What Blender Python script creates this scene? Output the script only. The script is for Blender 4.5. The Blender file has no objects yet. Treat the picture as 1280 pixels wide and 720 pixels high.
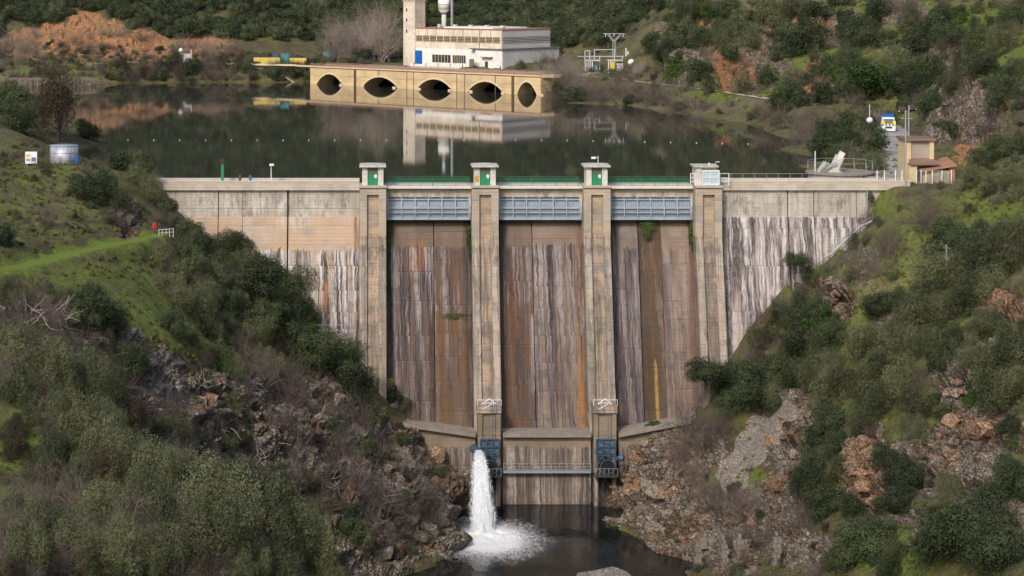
import bpy, bmesh, math, random
import numpy as np
from mathutils import Vector, Matrix
R = math.radians
random.seed(7); rng = np.random.default_rng(7)
sc = bpy.context.scene; C = sc.collection
# ------------------------------------------------------------ camera, sky, sun, exposure
CZ = 30.84; F = 2500.0; PX0 = 465.0; PY0 = -27.0
cam_d = bpy.data.cameras.new('camera'); cam = bpy.data.objects.new('camera', cam_d); C.objects.link(cam)
cam.location = (0, 0, CZ); cam.rotation_euler = (R(90), 0, 0)
cam_d.sensor_width = 36; cam_d.lens = 36*F/1280; cam_d.shift_x = (640-PX0)/1280; cam_d.shift_y = -(360-PY0)/1280
cam_d.clip_start = 1; cam_d.clip_end = 6000; sc.camera = cam
SUN_EL, SUN_AZ = 38, 205          # azimuth measured clockwise from +Y
w = bpy.data.worlds.new('World'); sc.world = w; w.use_nodes = True
wn = w.node_tree; bg = wn.nodes['Background']; sky = wn.nodes.new('ShaderNodeTexSky')
sky.sky_type = 'NISHITA'; sky.sun_disc = False; sky.sun_elevation = R(SUN_EL); sky.sun_rotation = R(SUN_AZ); sky.dust_density = 3.0
wn.links.new(sky.outputs[0], bg.inputs[0]); bg.inputs[1].default_value = 0.12
sl = bpy.data.lights.new('sun', 'SUN'); sl.energy = 1.8; sl.angle = R(10); sl.color = (1.0, 0.91, 0.80)
so = bpy.data.objects.new('sun', sl); C.objects.link(so)
d = Vector((math.sin(R(SUN_AZ))*math.cos(R(SUN_EL)), math.cos(R(SUN_AZ))*math.cos(R(SUN_EL)), math.sin(R(SUN_EL))))
so.rotation_euler = d.to_track_quat('Z', 'Y').to_euler(); so.location = (0, 0, 200)
sc.view_settings.view_transform = 'Standard'; sc.view_settings.look = 'None'; sc.view_settings.gamma = 1
sc.view_settings.exposure = 0.52
sc.render.engine = 'CYCLES'
sc.cycles.max_bounces = 5; sc.cycles.diffuse_bounces = 2; sc.cycles.transparent_max_bounces = 8
# ------------------------------------------------------------ helpers
def P(px, py, Y): return ((px-PX0)*Y/F, Y, CZ-(py-PY0)*Y/F)
def XP(px, Y=300): return (px-PX0)*Y/F
def ZP(py, Y=300): return CZ-(py-PY0)*Y/F
def tag(o, label=None, cat=None, group=None, kind=None):
    if label: o['label'] = label
    if cat: o['category'] = cat
    if group: o['group'] = group
    if kind: o['kind'] = kind
    return o
def empty(name, loc=(0, 0, 0), label=None, cat=None, group=None, rz=0):
    o = bpy.data.objects.new(name, None); C.objects.link(o); o.location = loc; o.rotation_euler = (0, 0, rz)
    o.empty_display_size = 0.5
    return tag(o, label, cat, group)
def link(name, me, parent=None, loc=None):
    o = bpy.data.objects.new(name, me); C.objects.link(o)
    if parent is not None: o.parent = parent
    if loc is not None: o.location = loc
    return o
def npmesh(name, v, f, mat=None, smooth=False, attrs=None):
    me = bpy.data.meshes.new(name); v = np.asarray(v, np.float32); f = np.asarray(f, np.int32)
    n = f.shape[1]
    me.vertices.add(len(v)); me.vertices.foreach_set('co', v.ravel())
    me.loops.add(f.size); me.loops.foreach_set('vertex_index', f.ravel())
    me.polygons.add(len(f)); me.polygons.foreach_set('loop_start', np.arange(0, f.size, n, dtype=np.int32))
    me.polygons.foreach_set('loop_total', np.full(len(f), n, np.int32))
    me.polygons.foreach_set('use_smooth', np.full(len(f), smooth))
    me.update(calc_edges=True)
    for k, a in (attrs or {}).items():
        a = np.asarray(a, np.float32)
        if a.ndim == 1:
            at = me.attributes.new(k, 'FLOAT', 'POINT'); at.data.foreach_set('value', a)
        else:
            at = me.attributes.new(k, 'FLOAT_COLOR', 'POINT')
            at.data.foreach_set('color', np.hstack([a, np.ones((len(a), 4-a.shape[1]))]).astype(np.float32).ravel())
    if mat: me.materials.append(mat)
    return me
class MB:
    def __init__(s): s.v = []; s.f = []
    def add(s, vs, fs):
        b = len(s.v); s.v += [tuple(v) for v in vs]; s.f += [tuple(i+b for i in f) for f in fs]; return s
    def hexa(s, c):   # 8 corners, bottom ring then top ring
        return s.add(c, [(3, 2, 1, 0), (4, 5, 6, 7), (0, 1, 5, 4), (1, 2, 6, 5), (2, 3, 7, 6), (3, 0, 4, 7)])
    def box(s, x0, x1, y0, y1, z0, z1):
        return s.hexa([(x0, y0, z0), (x1, y0, z0), (x1, y1, z0), (x0, y1, z0), (x0, y0, z1), (x1, y0, z1), (x1, y1, z1), (x0, y1, z1)])
    def slope(s, x0, x1, y0, y1, za0, za1, zb0, zb1):
        return s.hexa([(x0, y0, za0), (x1, y0, zb0), (x1, y1, zb0), (x0, y1, za0), (x0, y0, za1), (x1, y0, zb1), (x1, y1, zb1), (x0, y1, za1)])
    def prismx(s, prof, x0, x1):
        n = len(prof); vs = [(x0, y, z) for y, z in prof]+[(x1, y, z) for y, z in prof]
        fs = [(i, (i+1) % n, n+(i+1) % n, n+i) for i in range(n)]
        return s.add(vs, [tuple(range(n))[::-1], tuple(range(n, 2*n))]+fs)
    def prismz(s, poly, z0, z1):
        n = len(poly); vs = [(x, y, z0) for x, y in poly]+[(x, y, z1) for x, y in poly]
        return s.add(vs, [tuple(range(n))[::-1], tuple(range(n, 2*n))]+[(i, (i+1) % n, n+(i+1) % n, n+i) for i in range(n)])
    def beam(s, p, q, w, h=None):
        h = h or w; p = Vector(p); q = Vector(q); d = (q-p).normalized()
        up = Vector((0, 0, 1)) if abs(d.z) < 0.95 else Vector((0, 1, 0))
        a = d.cross(up).normalized(); b = a.cross(d).normalized(); a = a*w/2; b = b*h/2
        return s.hexa([p-a-b, p+a-b, p+a+b, p-a+b, q-a-b, q+a-b, q+a+b, q-a+b])
    def tube(s, pts, r, n=6, caps=True):
        pts = [Vector(p) for p in pts]; rs = r if isinstance(r, (list, tuple)) else [r]*len(pts); base = len(s.v)
        for i, p in enumerate(pts):
            d = (pts[min(i+1, len(pts)-1)]-pts[max(i-1, 0)]).normalized()
            up = Vector((0, 0, 1)) if abs(d.z) < 0.9 else Vector((1, 0, 0))
            a = d.cross(up).normalized(); b = a.cross(d)
            for k in range(n):
                t = 2*math.pi*k/n; s.v.append(tuple(p+(a*math.cos(t)+b*math.sin(t))*rs[i]))
        for i in range(len(pts)-1):
            for k in range(n):
                s.f.append((base+i*n+k, base+i*n+(k+1) % n, base+(i+1)*n+(k+1) % n, base+(i+1)*n+k))
        if caps:
            s.f.append(tuple(base+k for k in range(n))[::-1]); s.f.append(tuple(base+(len(pts)-1)*n+k for k in range(n)))
        return s
    def cyl(s, x, y, z0, z1, r, n=16, r2=None):
        return s.tube([(x, y, z0), (x, y, z1)], [r, r if r2 is None else r2], n)
    def ball(s, c, r, n=8, sz=1):
        pts = []; rs = []
        for i in range(n+1):
            t = math.pi*i/n; pts.append((c[0], c[1], c[2]-r*sz*math.cos(t))); rs.append(max(r*math.sin(t), .001))
        return s.tube(pts, rs, 12, False)
    def build(s, name, mat, parent=None, smooth=False, bevel=0, **k):
        me = bpy.data.meshes.new(name); ox = (0, 0, 0)
        if parent is not None:
            wl = WORLD(parent); vs = [tuple(wl @ Vector(v)) for v in s.v] if not s.__dict__.get('local') else s.v
        else: vs = s.v
        me.from_pydata(vs, [], s.f); me.update(); me.materials.append(mat)
        if smooth:
            for p in me.polygons: p.use_smooth = True
        if bevel:
            bm = bmesh.new(); bm.from_mesh(me); bmesh.ops.bevel(bm, geom=bm.edges[:], offset=bevel, segments=1, affect='EDGES'); bm.to_mesh(me); bm.free()
        o = link(name, me, parent); tag(o, **k); return o
def WORLD(o):      # world -> local of a (possibly nested) parent, computed by hand
    m = Matrix.Identity(4)
    while o is not None:
        m = (Matrix.Translation(o.location) @ o.rotation_euler.to_matrix().to_4x4() @ Matrix.Diagonal((*o.scale, 1))) @ m; o = o.parent
    return m.inverted()
def local_mb():
    m = MB(); m.local = True; return m
# ------------------------------------------------------------ numpy noise
_perm = rng.permutation(256); _perm = np.concatenate([_perm, _perm, _perm]); _rv = rng.random(256)
def hsh(i, j): return _perm[(_perm[i & 255]+j) & 255]
def vnoise(x, y):
    xi = np.floor(x).astype(int); yi = np.floor(y).astype(int); fx = x-xi; fy = y-yi
    u = fx*fx*(3-2*fx); v = fy*fy*(3-2*fy)
    a = _rv[hsh(xi, yi)]; b = _rv[hsh(xi+1, yi)]; c = _rv[hsh(xi, yi+1)]; dd = _rv[hsh(xi+1, yi+1)]
    return a+(b-a)*u+(c-a)*v+(a-b-c+dd)*u*v
def fbm(x, y, o=4):
    s = 0; a = .5
    for k in range(o): s = s+a*(vnoise(x+17.3*k, y+9.1*k)*2-1); x = x*2.03; y = y*2.03; a *= .5
    return s
def cells(x, y):   # value of nearest jittered cell, and distance
    xi = np.floor(x).astype(int); yi = np.floor(y).astype(int); bd = np.full(x.shape, 9.); bv = np.zeros(x.shape)
    for dx in (-1, 0, 1):
        for dy in (-1, 0, 1):
            h = hsh(xi+dx, yi+dy); h2 = hsh(yi+dy+31, xi+dx+7)
            cx = xi+dx+_rv[h]; cy = yi+dy+_rv[h2]; dd = (cx-x)**2+(cy-y)**2
            m = dd < bd; bd = np.where(m, dd, bd); bv = np.where(m, _rv[(h*7+h2*3) & 255], bv)
    return bv, np.sqrt(bd)
# ------------------------------------------------------------ node helper
class G:
    def __init__(s, name):
        s.mat = bpy.data.materials.new(name); s.mat.use_nodes = True; s.t = s.mat.node_tree; s.N = s.t.nodes
        s.b = s.N['Principled BSDF']; s.out = s.N['Material Output']; s.b.inputs['Roughness'].default_value = .9
        s.b.inputs['Specular IOR Level'].default_value = .3
    def put(s, sock, v):
        if hasattr(v, 'is_output'): s.t.links.new(v, sock)
        elif v is not None:
            try: sock.default_value = v
            except Exception: sock.default_value = (*v, 1)
    def n(s, typ, out=0, ins=None, **pr):
        nd = s.N.new(typ)
        for k, v in pr.items(): setattr(nd, k, v)
        for k, v in (ins or {}).items(): s.put(nd.inputs[k], v)
        return nd.outputs[out]
    def m(s, op, a, b=None, c=None, clamp=False):
        ins = {0: a}
        if b is not None: ins[1] = b
        if c is not None: ins[2] = c
        return s.n('ShaderNodeMath', 0, ins, operation=op, use_clamp=clamp)
    def mix(s, f, a, b, mode='MIX'):
        nd = s.N.new('ShaderNodeMix'); nd.data_type = 'RGBA'; nd.blend_type = mode
        s.put(nd.inputs[0], f); s.put(nd.inputs[6], a); s.put(nd.inputs[7], b); return nd.outputs[2]
    def pos(s): return s.n('ShaderNodeNewGeometry', 'Position')
    def xyz(s, v):
        nd = s.N.new('ShaderNodeSeparateXYZ'); s.put(nd.inputs[0], v); return nd.outputs
    def vec(s, x, y, z): return s.n('ShaderNodeCombineXYZ', 0, {0: x, 1: y, 2: z})
    def noise(s, v, scale=1, detail=4, rough=.55, dist=0):
        return s.n('ShaderNodeTexNoise', 0, {'Vector': v, 'Scale': scale, 'Detail': detail, 'Roughness': rough, 'Distortion': dist})
    def vor(s, v, scale=1, out='Distance', feature='F1', rnd=1):
        return s.n('ShaderNodeTexVoronoi', out, {'Vector': v, 'Scale': scale, 'Randomness': rnd}, feature=feature)
    def st(s, v, a, b, lo=0., hi=1.):
        return s.n('ShaderNodeMapRange', 0, {0: v, 1: a, 2: b, 3: lo, 4: hi}, interpolation_type='SMOOTHSTEP')
    def attr(s, name, out='Fac'): return s.n('ShaderNodeAttribute', out, attribute_name=name)
    def bump(s, h, strength=.5, dist=.1):
        s.t.links.new(s.n('ShaderNodeBump', 0, {'Height': h, 'Strength': strength, 'Distance': dist}), s.b.inputs['Normal'])
    def col(s, c, rough=None, metal=None):
        s.put(s.b.inputs['Base Color'], c)
        if rough is not None: s.put(s.b.inputs['Roughness'], rough)
        if metal is not None: s.put(s.b.inputs['Metallic'], metal)
        return s.mat
MATS = {}
def plain(name, c, rough=.8, metal=0, var=.25, scale=3):
    if name in MATS: return MATS[name]
    g = G(name); n = g.noise(g.pos(), scale, 5); n2 = g.noise(g.pos(), scale*.2, 3)
    f = g.m('MULTIPLY_ADD', g.m('ADD', n, n2), var*1.6, 1-var*1.6)
    cc = g.mix(1, (*c, 1), g.vec(f, f, f), 'MULTIPLY'); g.bump(n, .15, .03)
    MATS[name] = g.col(cc, rough, metal); return MATS[name]
def concrete(name, base, z0=-5., white=0., dark=0., rust=0., bands=(), lift=3.05, off=0., cream=0., vs=1.0, light=1.0, seed=0., course=1.0, wc=(.60, .565, .575)):
    """weathered concrete: formwork courses, lifts, lime runs, dark runs and rust, each starting at a lift joint"""
    g = G(name); X, Y, Z = g.xyz(g.pos()); X = g.m('ADD', X, seed)
    zw_ = g.m('MULTIPLY', g.m('SUBTRACT', g.noise(g.vec(seed*1.0, 4.4, g.m('MULTIPLY', Z, .22)), 1, 1), .5), 5.)
    zz = g.m('DIVIDE', g.m('ADD', g.m('ADD', Z, off), zw_), lift)
    k = g.m('FLOOR', zz); f = g.m('SUBTRACT', 1, g.m('FRACT', zz))
    n1 = g.noise(g.vec(X, g.m('MULTIPLY', k, 7.7), g.m('MULTIPLY', Z, .35)), .35, 4)
    n2 = g.noise(g.pos(), 1.7, 6, .65); n3 = g.noise(g.vec(g.m('MULTIPLY', X, .25), Y, g.m('MULTIPLY', Z, 2.2)), 1.3, 5, .7)
    c = g.mix(g.st(n1, .35, .65), (*[v*.86 for v in base], 1), (*[min(v*1.12, 1) for v in base], 1))
    if cream: c = g.mix(g.m('MULTIPLY', g.st(g.noise(g.vec(g.m('MULTIPLY', X, .5), 3, Z), .35, 4), .42, .6), cream), c, (.50, .37, .25, 1))
    c = g.mix(g.m('MULTIPLY', g.st(n3, .5, .75), .45), c, (base[0]*.55, base[1]*.53, base[2]*.52, 1))
    c = g.mix(g.m('MULTIPLY', g.st(n2, .55, .8), .5), c, (base[0]*.5, base[1]*.48, base[2]*.48, 1))
    # streaks
    def strk(sd, sx, kk, zs=1.):      # long runs: three widths of streak added up; kk mixes in a change at every lift
        xx = g.m('ADD', g.m('MULTIPLY', X, sx*vs), g.m('ADD', g.m('MULTIPLY', k, kk), sd)); w_ = g.m('MULTIPLY', g.noise(g.vec(X, 0, Z), .5, 2), .6); xx = g.m('ADD', xx, w_)
        A = g.noise(g.vec(xx, sd, g.m('MULTIPLY', Z, .035*zs)), 1, 1); B = g.noise(g.vec(g.m('MULTIPLY', xx, 3.3), sd, g.m('MULTIPLY', Z, .07*zs)), 1, 2); D_ = g.noise(g.vec(g.m('MULTIPLY', xx, 10), sd, g.m('MULTIPLY', Z, .22*zs)), 1, 2)
        return g.m('ADD', g.m('MULTIPLY', A, .42), g.m('ADD', g.m('MULTIPLY', B, .36), g.m('MULTIPLY', D_, .22)))
    s1 = strk(3.1, .95, .16); s2 = strk(31.7, .85, .05); s3 = strk(71.1, .38, .0); s4 = strk(8.8, 1.7, .0)
    ln = g.noise(g.vec(g.m('ADD', g.m('MULTIPLY', X, 2.4), g.m('MULTIPLY', k, 1.7)), 5.5, 0), 1, 3, .6)
    zone = g.st(g.m('ADD', Z, g.m('MULTIPLY', g.m('SUBTRACT', ln, .5), 2.2)), z0-.15, z0+.15, 1, 0)
    run = g.st(g.m('SUBTRACT', g.m('MULTIPLY', ln, 3.4), g.m('ADD', f, .3)), -.6, .6)
    if dark:
        c = g.mix(g.m('MULTIPLY', g.m('MULTIPLY', g.st(s2, .465, .55), zone), dark, clamp=True), c, (.040, .032, .040, 1))
        c = g.mix(g.m('MULTIPLY', g.m('MULTIPLY', g.st(s4, .52, .59), zone), dark*.85, clamp=True), c, (.055, .046, .056, 1))
    if rust:
        c = g.mix(g.m('MULTIPLY', g.m('MULTIPLY', g.st(s3, .50, .58), zone), g.m('MULTIPLY', rust, .75), clamp=True), c, (.125, .062, .032, 1))
        c = g.mix(g.m('MULTIPLY', g.m('MULTIPLY', g.st(s4, .575, .62), g.m('MULTIPLY', g.st(s3, .50, .58), zone)), g.m('MULTIPLY', rust, .8), clamp=True), c, (.40, .16, .05, 1))
    if white:
        c = g.mix(g.m('MULTIPLY', g.m('MULTIPLY', g.m('MULTIPLY', g.m('MULTIPLY', g.st(s1, .495, .575), g.st(Z, z0-22, z0-7, .4, 1)), run), zone), white, clamp=True), c, (*wc, 1))
    for (x0, x1, zt, zb, cc, stg) in bands:
        wob = g.m('MULTIPLY', g.m('SUBTRACT', g.noise(g.vec(X, 0, g.m('MULTIPLY', Z, .5)), 1.5, 4, .7), 0.5), min(1.3, (x1-x0)*.35))
        xx = g.m('ADD', g.m('SUBTRACT', X, seed), wob)
        e = min(.9, (x1-x0)*.45)
        fx = g.m('MULTIPLY', g.st(xx, x0-e*.3, x0+e), g.st(xx, x1-e, x1+e*.3, 1, 0))
        zw = g.m('ADD', Z, g.m('MULTIPLY', g.m('SUBTRACT', g.noise(g.vec(g.m('MULTIPLY', X, 3), 9, 0), 1, 2), .5), 4))
        fz = g.m('MULTIPLY', g.st(zw, zb-.8, zb+.8), g.st(zw, zt-.2, zt+.2, 1, 0))
        tex = g.st(g.noise(g.vec(g.m('MULTIPLY', X, 2.6), 3.3, g.m('MULTIPLY', Z, .08)), 1, 5, .75), .38, .6)
        c = g.mix(g.m('MULTIPLY', g.m('MULTIPLY', g.m('MULTIPLY', fx, fz), tex), stg), c, (*cc, 1))
    # formwork courses and joint lines
    fr = g.m('FRACT', g.m('DIVIDE', Z, .52*course)); lin = g.m('ADD', g.st(fr, .0, .10, 1, 0), g.st(fr, .92, 1.))
    jn = g.m('ADD', g.st(f, 0, .035, 1, 0), g.st(f, .965, 1))
    brk = g.st(g.noise(g.vec(g.m('MULTIPLY', X, .4), 0, k), 1.3, 3), .4, .6)
    c = g.mix(g.m('MULTIPLY', g.m('MULTIPLY', lin, brk), .15), c, (.06, .05, .045, 1))
    jv = g.st(g.noise(g.vec(g.m('MULTIPLY', X, .3), 6.1, g.m('MULTIPLY', k, 3.7)), 1, 3), .42, .6)
    c = g.mix(g.m('MULTIPLY', g.m('MULTIPLY', jn, jv), .22), c, (.06, .05, .045, 1))
    mott = g.noise(g.vec(g.m('MULTIPLY', X, 1.6), Y, g.m('MULTIPLY', Z, 1.1)), .9, 6, .8); c = g.mix(g.m('MULTIPLY', g.st(mott, .47, .62), g.m('MULTIPLY', zone, .5)), c, (*[v*.72 for v in base], 1)); blo = g.noise(g.vec(g.m('MULTIPLY', X, .8), Y, g.m('MULTIPLY', Z, .3)), .8, 6, .75); c = g.mix(g.m('MULTIPLY', g.st(blo, .5, .64), g.m('MULTIPLY', zone, .5)), c, (.075, .066, .062, 1))
    if light != 1: c = g.mix(1, c, (light, light, light, 1), 'MULTIPLY')
    h = g.m('ADD', g.m('MULTIPLY', lin, -.6), g.m('ADD', g.m('MULTIPLY', jn, -1.), g.m('ADD', n2, g.m('MULTIPLY', s1, .5))))
    g.bump(h, .6, .08); return g.col(c, .9)
# ------------------------------------------------------------ terrain
def wing_y(z): return 299.7 if z > -4.9 else 299.5+.22*(z+4.9)
def contact(px, py):
    Y = 299.
    for _ in range(20): Y = wing_y(ZP(py, Y))-.4
    return (px, py, Y)
CP = []      # world control points of the ground
def cp(*a):
    for p in a: CP.append(P(*p))
def cw(*a):
    for p in a: CP.append(p)
# dam contact line, each doubled inside the dam
for q in [(215, 262), (262, 300), (300, 335), (350, 372), (400, 415), (440, 452), (470, 480),
          (1116, 238), (1090, 282), (1040, 322), (985, 352), (935, 412), (905, 462)]:
    a = P(*contact(*q)); CP.append(a); CP.append((a[0], a[1]+4, a[2]+.3))
for q in [(520, 532, 290), (560, 575, 288), (590, 610, 287.5), (870, 528, 290), (820, 552, 288.5), (775, 590, 287.5)]:
    a = P(*q); CP.append(a); CP.append((a[0], a[1]+4, a[2]+.3))
cw((16, 296, -48), (32, 296, -48), (24, 286, -48), (16, 285, -48), (33, 285, -48), (24, 296, -40), (20, 306, -26), (35, 306, -26), (5, 306, -20), (48, 306, -20))
# left spur
cp((80, 207, 290), (39, 208, 288), (0, 222, 280), (100, 214, 283), (150, 222, 288), (130, 213, 296), (190, 228, 297), (207, 232, 300),
   (0, 270, 258), (100, 250, 274), (160, 268, 276), (200, 292, 272), (205, 296, 271), (150, 301, 262), (100, 313, 253), (50, 325, 243), (0, 338, 235),
   (200, 303, 270), (100, 322, 251), (0, 347, 233), (215, 300, 275), (240, 320, 276), (250, 350, 268), (0, 420, 208), (60, 410, 215), (100, 395, 226), (200, 400, 245), (200, 435, 240), (300, 400, 272), (300, 445, 262), (380, 470, 275), (400, 440, 283),
   (160, 455, 228), (200, 485, 232), (300, 530, 246), (400, 580, 256), (350, 640, 240), (450, 650, 252), (550, 620, 273), (450, 560, 268), (500, 580, 276), (575, 645, 270), (505, 690, 257), (540, 695, 260), (430, 712, 247), (470, 715, 251))
# foreground spur on the left and what it hides
cp((0, 480, 185), (100, 500, 180), (200, 565, 170), (300, 610, 160), (370, 655, 150), (432, 715, 140), (0, 560, 158), (0, 640, 138), (150, 620, 148), (150, 690, 125), (300, 720, 125), (0, 720, 115))
cw((-20, 200, -18), (-12, 200, -30), (-5, 200, -42), (5, 190, -47), (-35, 200, -9), (2, 215, -46), (12, 200, -48), (22, 200, -48), (22, 240, -48), (15, 255, -48), (32, 250, -48), (24, 268, -48), (14, 270, -48), (33, 270, -48), (20, 150, -48), (20, 100, -48), (28, 150, -48),
   (-30, 60, 2), (0, 60, -8), (-60, 100, 6), (-60, 200, 6), (-90, 250, 22), (-110, 150, 30), (-70, 290, 8), (-85, 350, 14), (-120, 300, 30))
# right bank
cp((762, 640, 286), (800, 590, 279), (790, 640, 276), (830, 655, 270), (850, 685, 264), (862, 715, 256), (900, 655, 262), (840, 590, 278), (870, 560, 285), (880, 510, 289), (925, 480, 290), (965, 520, 284), (930, 560, 277), (900, 605, 271), (910, 520, 285),
   (1100, 300, 286), (1130, 262, 290), (1200, 262, 281), (1280, 240, 276), (1050, 345, 288), (1050, 380, 281), (1150, 400, 262), (1280, 390, 247), (1000, 420, 284), (1050, 470, 268), (1150, 500, 245), (1280, 500, 225), (1000, 480, 278), (1000, 560, 264), (1050, 600, 247), (1150, 600, 226), (1280, 600, 206),
   (950, 650, 252), (1050, 690, 222), (1150, 700, 206), (1280, 715, 185), (910, 700, 246), (980, 690, 238))
cw((110, 200, 8), (110, 280, 20), (150, 220, 40), (42, 200, -46), (50, 180, -34), (80, 150, -14), (45, 100, -30), (110, 120, 10), (38, 150, -46), (60, 60, -10))
# gatehouse plateau, road
cp((1100, 229, 304), (1150, 229, 304), (1195, 229, 304), (1120, 229, 304), (1190, 222, 312), (1105, 200, 338), (1130, 200, 336), (1110, 168, 392), (1130, 168, 392), (1125, 158, 418), (1140, 152, 432), (1150, 238, 299), (1110, 234, 301), (1200, 236, 299),
   (1215, 200, 316), (1200, 185, 335), (1280, 190, 318), (1280, 150, 345), (1180, 140, 372), (1160, 160, 375), (1280, 60, 430), (1200, 60, 470), (1160, 110, 430))
for (px, py) in [(800, 104), (850, 108), (900, 115), (960, 124), (1020, 133), (1070, 143)]:
    Y = (CZ-2.7)*F/(py-PY0); cp((px, py, Y)); cp((px, py-12, Y+10))
# shore of the right bank (water level -2)
def shore(*q):
    for (px, py) in q:
        Y = (CZ+2)*F/(py-PY0); cp((px, py, Y)); X = (px-PX0)*Y/F
        CP.append((X-9*(1 if px > 600 else 0), Y-7, -7.5))
shore((700, 131), (760, 131), (815, 139), (870, 146), (930, 154), (965, 170), (975, 190), (985, 208), (1000, 216))
cw((76, 306, -7), (70, 306, -8), (81, 308, .1), (62, 306, -8))
cp((1040, 206, 336), (1050, 214, 325), (1020, 170, 390), (1060, 180, 372), (1000, 160, 420), (1085, 212, 318))
# mountain right
cp((860, 60, 575), (900, 60, 560), (850, 10, 600), (950, 5, 600), (1000, 50, 535), (1060, 95, 480), (1280, 5, 520), (1100, 5, 570), (1180, 20, 520), (830, 80, 570), (990, 100, 480))
cw((200, 700, 90), (160, 900, 150), (320, 700, 160), (300, 400, 90), (260, 1200, 230), (450, 1000, 300), (200, 300, 55), (110, 640, 40))
# beds and far side
cw(*[(x, y, -8) for x in (-70, -40, -10, 20, 50) for y in (320, 420, 510)], (-90, 560, -7), (-20, 560, -7), (-60, 590, -7), (20, 560, -7), (30, 470, -8))
cp((60, 190, 318), (20, 165, 345), (110, 200, 312), (-20, 150, 360), (85, 196, 330))
cw((-58, 390, -1), (-64, 410, 1), (-75, 450, 1), (-78, 480, -2), (-50, 380, -6), (-36, 312, -1.5), (-30, 312, -6), (-52, 350, -1))
shore((-50, 105), (40, 105), (120, 105), (200, 104), (280, 103), (350, 103), (392, 102))
cp((0, 78, 645), (100, 75, 648), (200, 78, 645), (300, 80, 640), (380, 80, 640), (0, 72, 655), (150, 68, 660), (300, 75, 655), (380, 76, 660))
cp((100, 20, 692), (200, 40, 685), (0, 40, 685), (300, 45, 690), (400, 50, 700), (500, 0, 740), (300, 0, 730), (0, 0, 720), (150, 0, 712))
cw((-10, 635, 3.4), (10, 650, 3.4), (40, 640, 3.4), (60, 600, 3.2), (72, 590, 3), (60, 650, 3.4), (0, 668, 4), (70, 640, 3.4), (-5, 628, 3.4), (20, 640, 3.4), (42, 601, 3.0), (55, 588, 3.0), (28, 614, 3), (14, 627, 3),
   (12, 606, -6), (0, 618, -6), (28, 590, -6), (16, 610, -6), (5, 622, -5), (32, 595, -6), (48, 578, -5), (5, 600, -7), (-12, 610, -6), (45, 555, -6), (20, 580, -7))
cw((30, 720, 16), (70, 710, 14), (0, 720, 14), (60, 760, 28), (0, 800, 40), (-100, 820, 48), (-60, 900, 80), (60, 900, 75), (-200, 700, 40), (-300, 900, 110), (0, 1200, 170), (-300, 1300, 200), (100, 760, 34), (-150, 640, 6), (-220, 560, 20), (-160, 600, 2), (-240, 400, 60), (-400, 700, 120), (120, 1300, 220))
CPa = np.array(CP, float)
def _rbf():
    xy = CPa[:, :2]; z = CPa[:, 2]; n = len(z)
    D = np.sqrt(((xy[:, None]-xy[None])**2).sum(-1)+1.5)
    A = np.zeros((n+3, n+3)); A[:n, :n] = D-.02*np.eye(n)*-1; A[:n, n] = 1; A[:n, n+1:] = xy; A[n, :n] = 1; A[n+1:, :n] = xy.T
    A[:n, :n] -= .6*np.eye(n)
    return np.linalg.solve(A, np.concatenate([z, [0, 0, 0]]))
_W = _rbf()
def H0(x, y):
    sh = x.shape; x = x.ravel(); y = y.ravel(); out = np.zeros(len(x)); n = len(CPa)
    for i in range(0, len(x), 40000):
        a = x[i:i+40000]; b = y[i:i+40000]
        Dm = np.sqrt((a[:, None]-CPa[None, :, 0])**2+(b[:, None]-CPa[None, :, 1])**2+1.5)
        out[i:i+40000] = Dm @ _W[:n]+_W[n]+_W[n+1]*a+_W[n+2]*b
    return out.reshape(sh)
pxs = np.concatenate([np.arange(-1500, -120, 40), np.arange(-120, 1400, 2.15), np.arange(1400, 2800, 40)])
Ys = np.concatenate([np.arange(60, 105, 2.2), np.arange(105, 345, .45), np.arange(345, 740, 1.0), np.arange(740, 1500, 12)])
PXg, Yg = np.meshgrid(pxs, Ys); Xg = (PXg-PX0)*Yg/F
Zb = H0(Xg, Yg)
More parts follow.
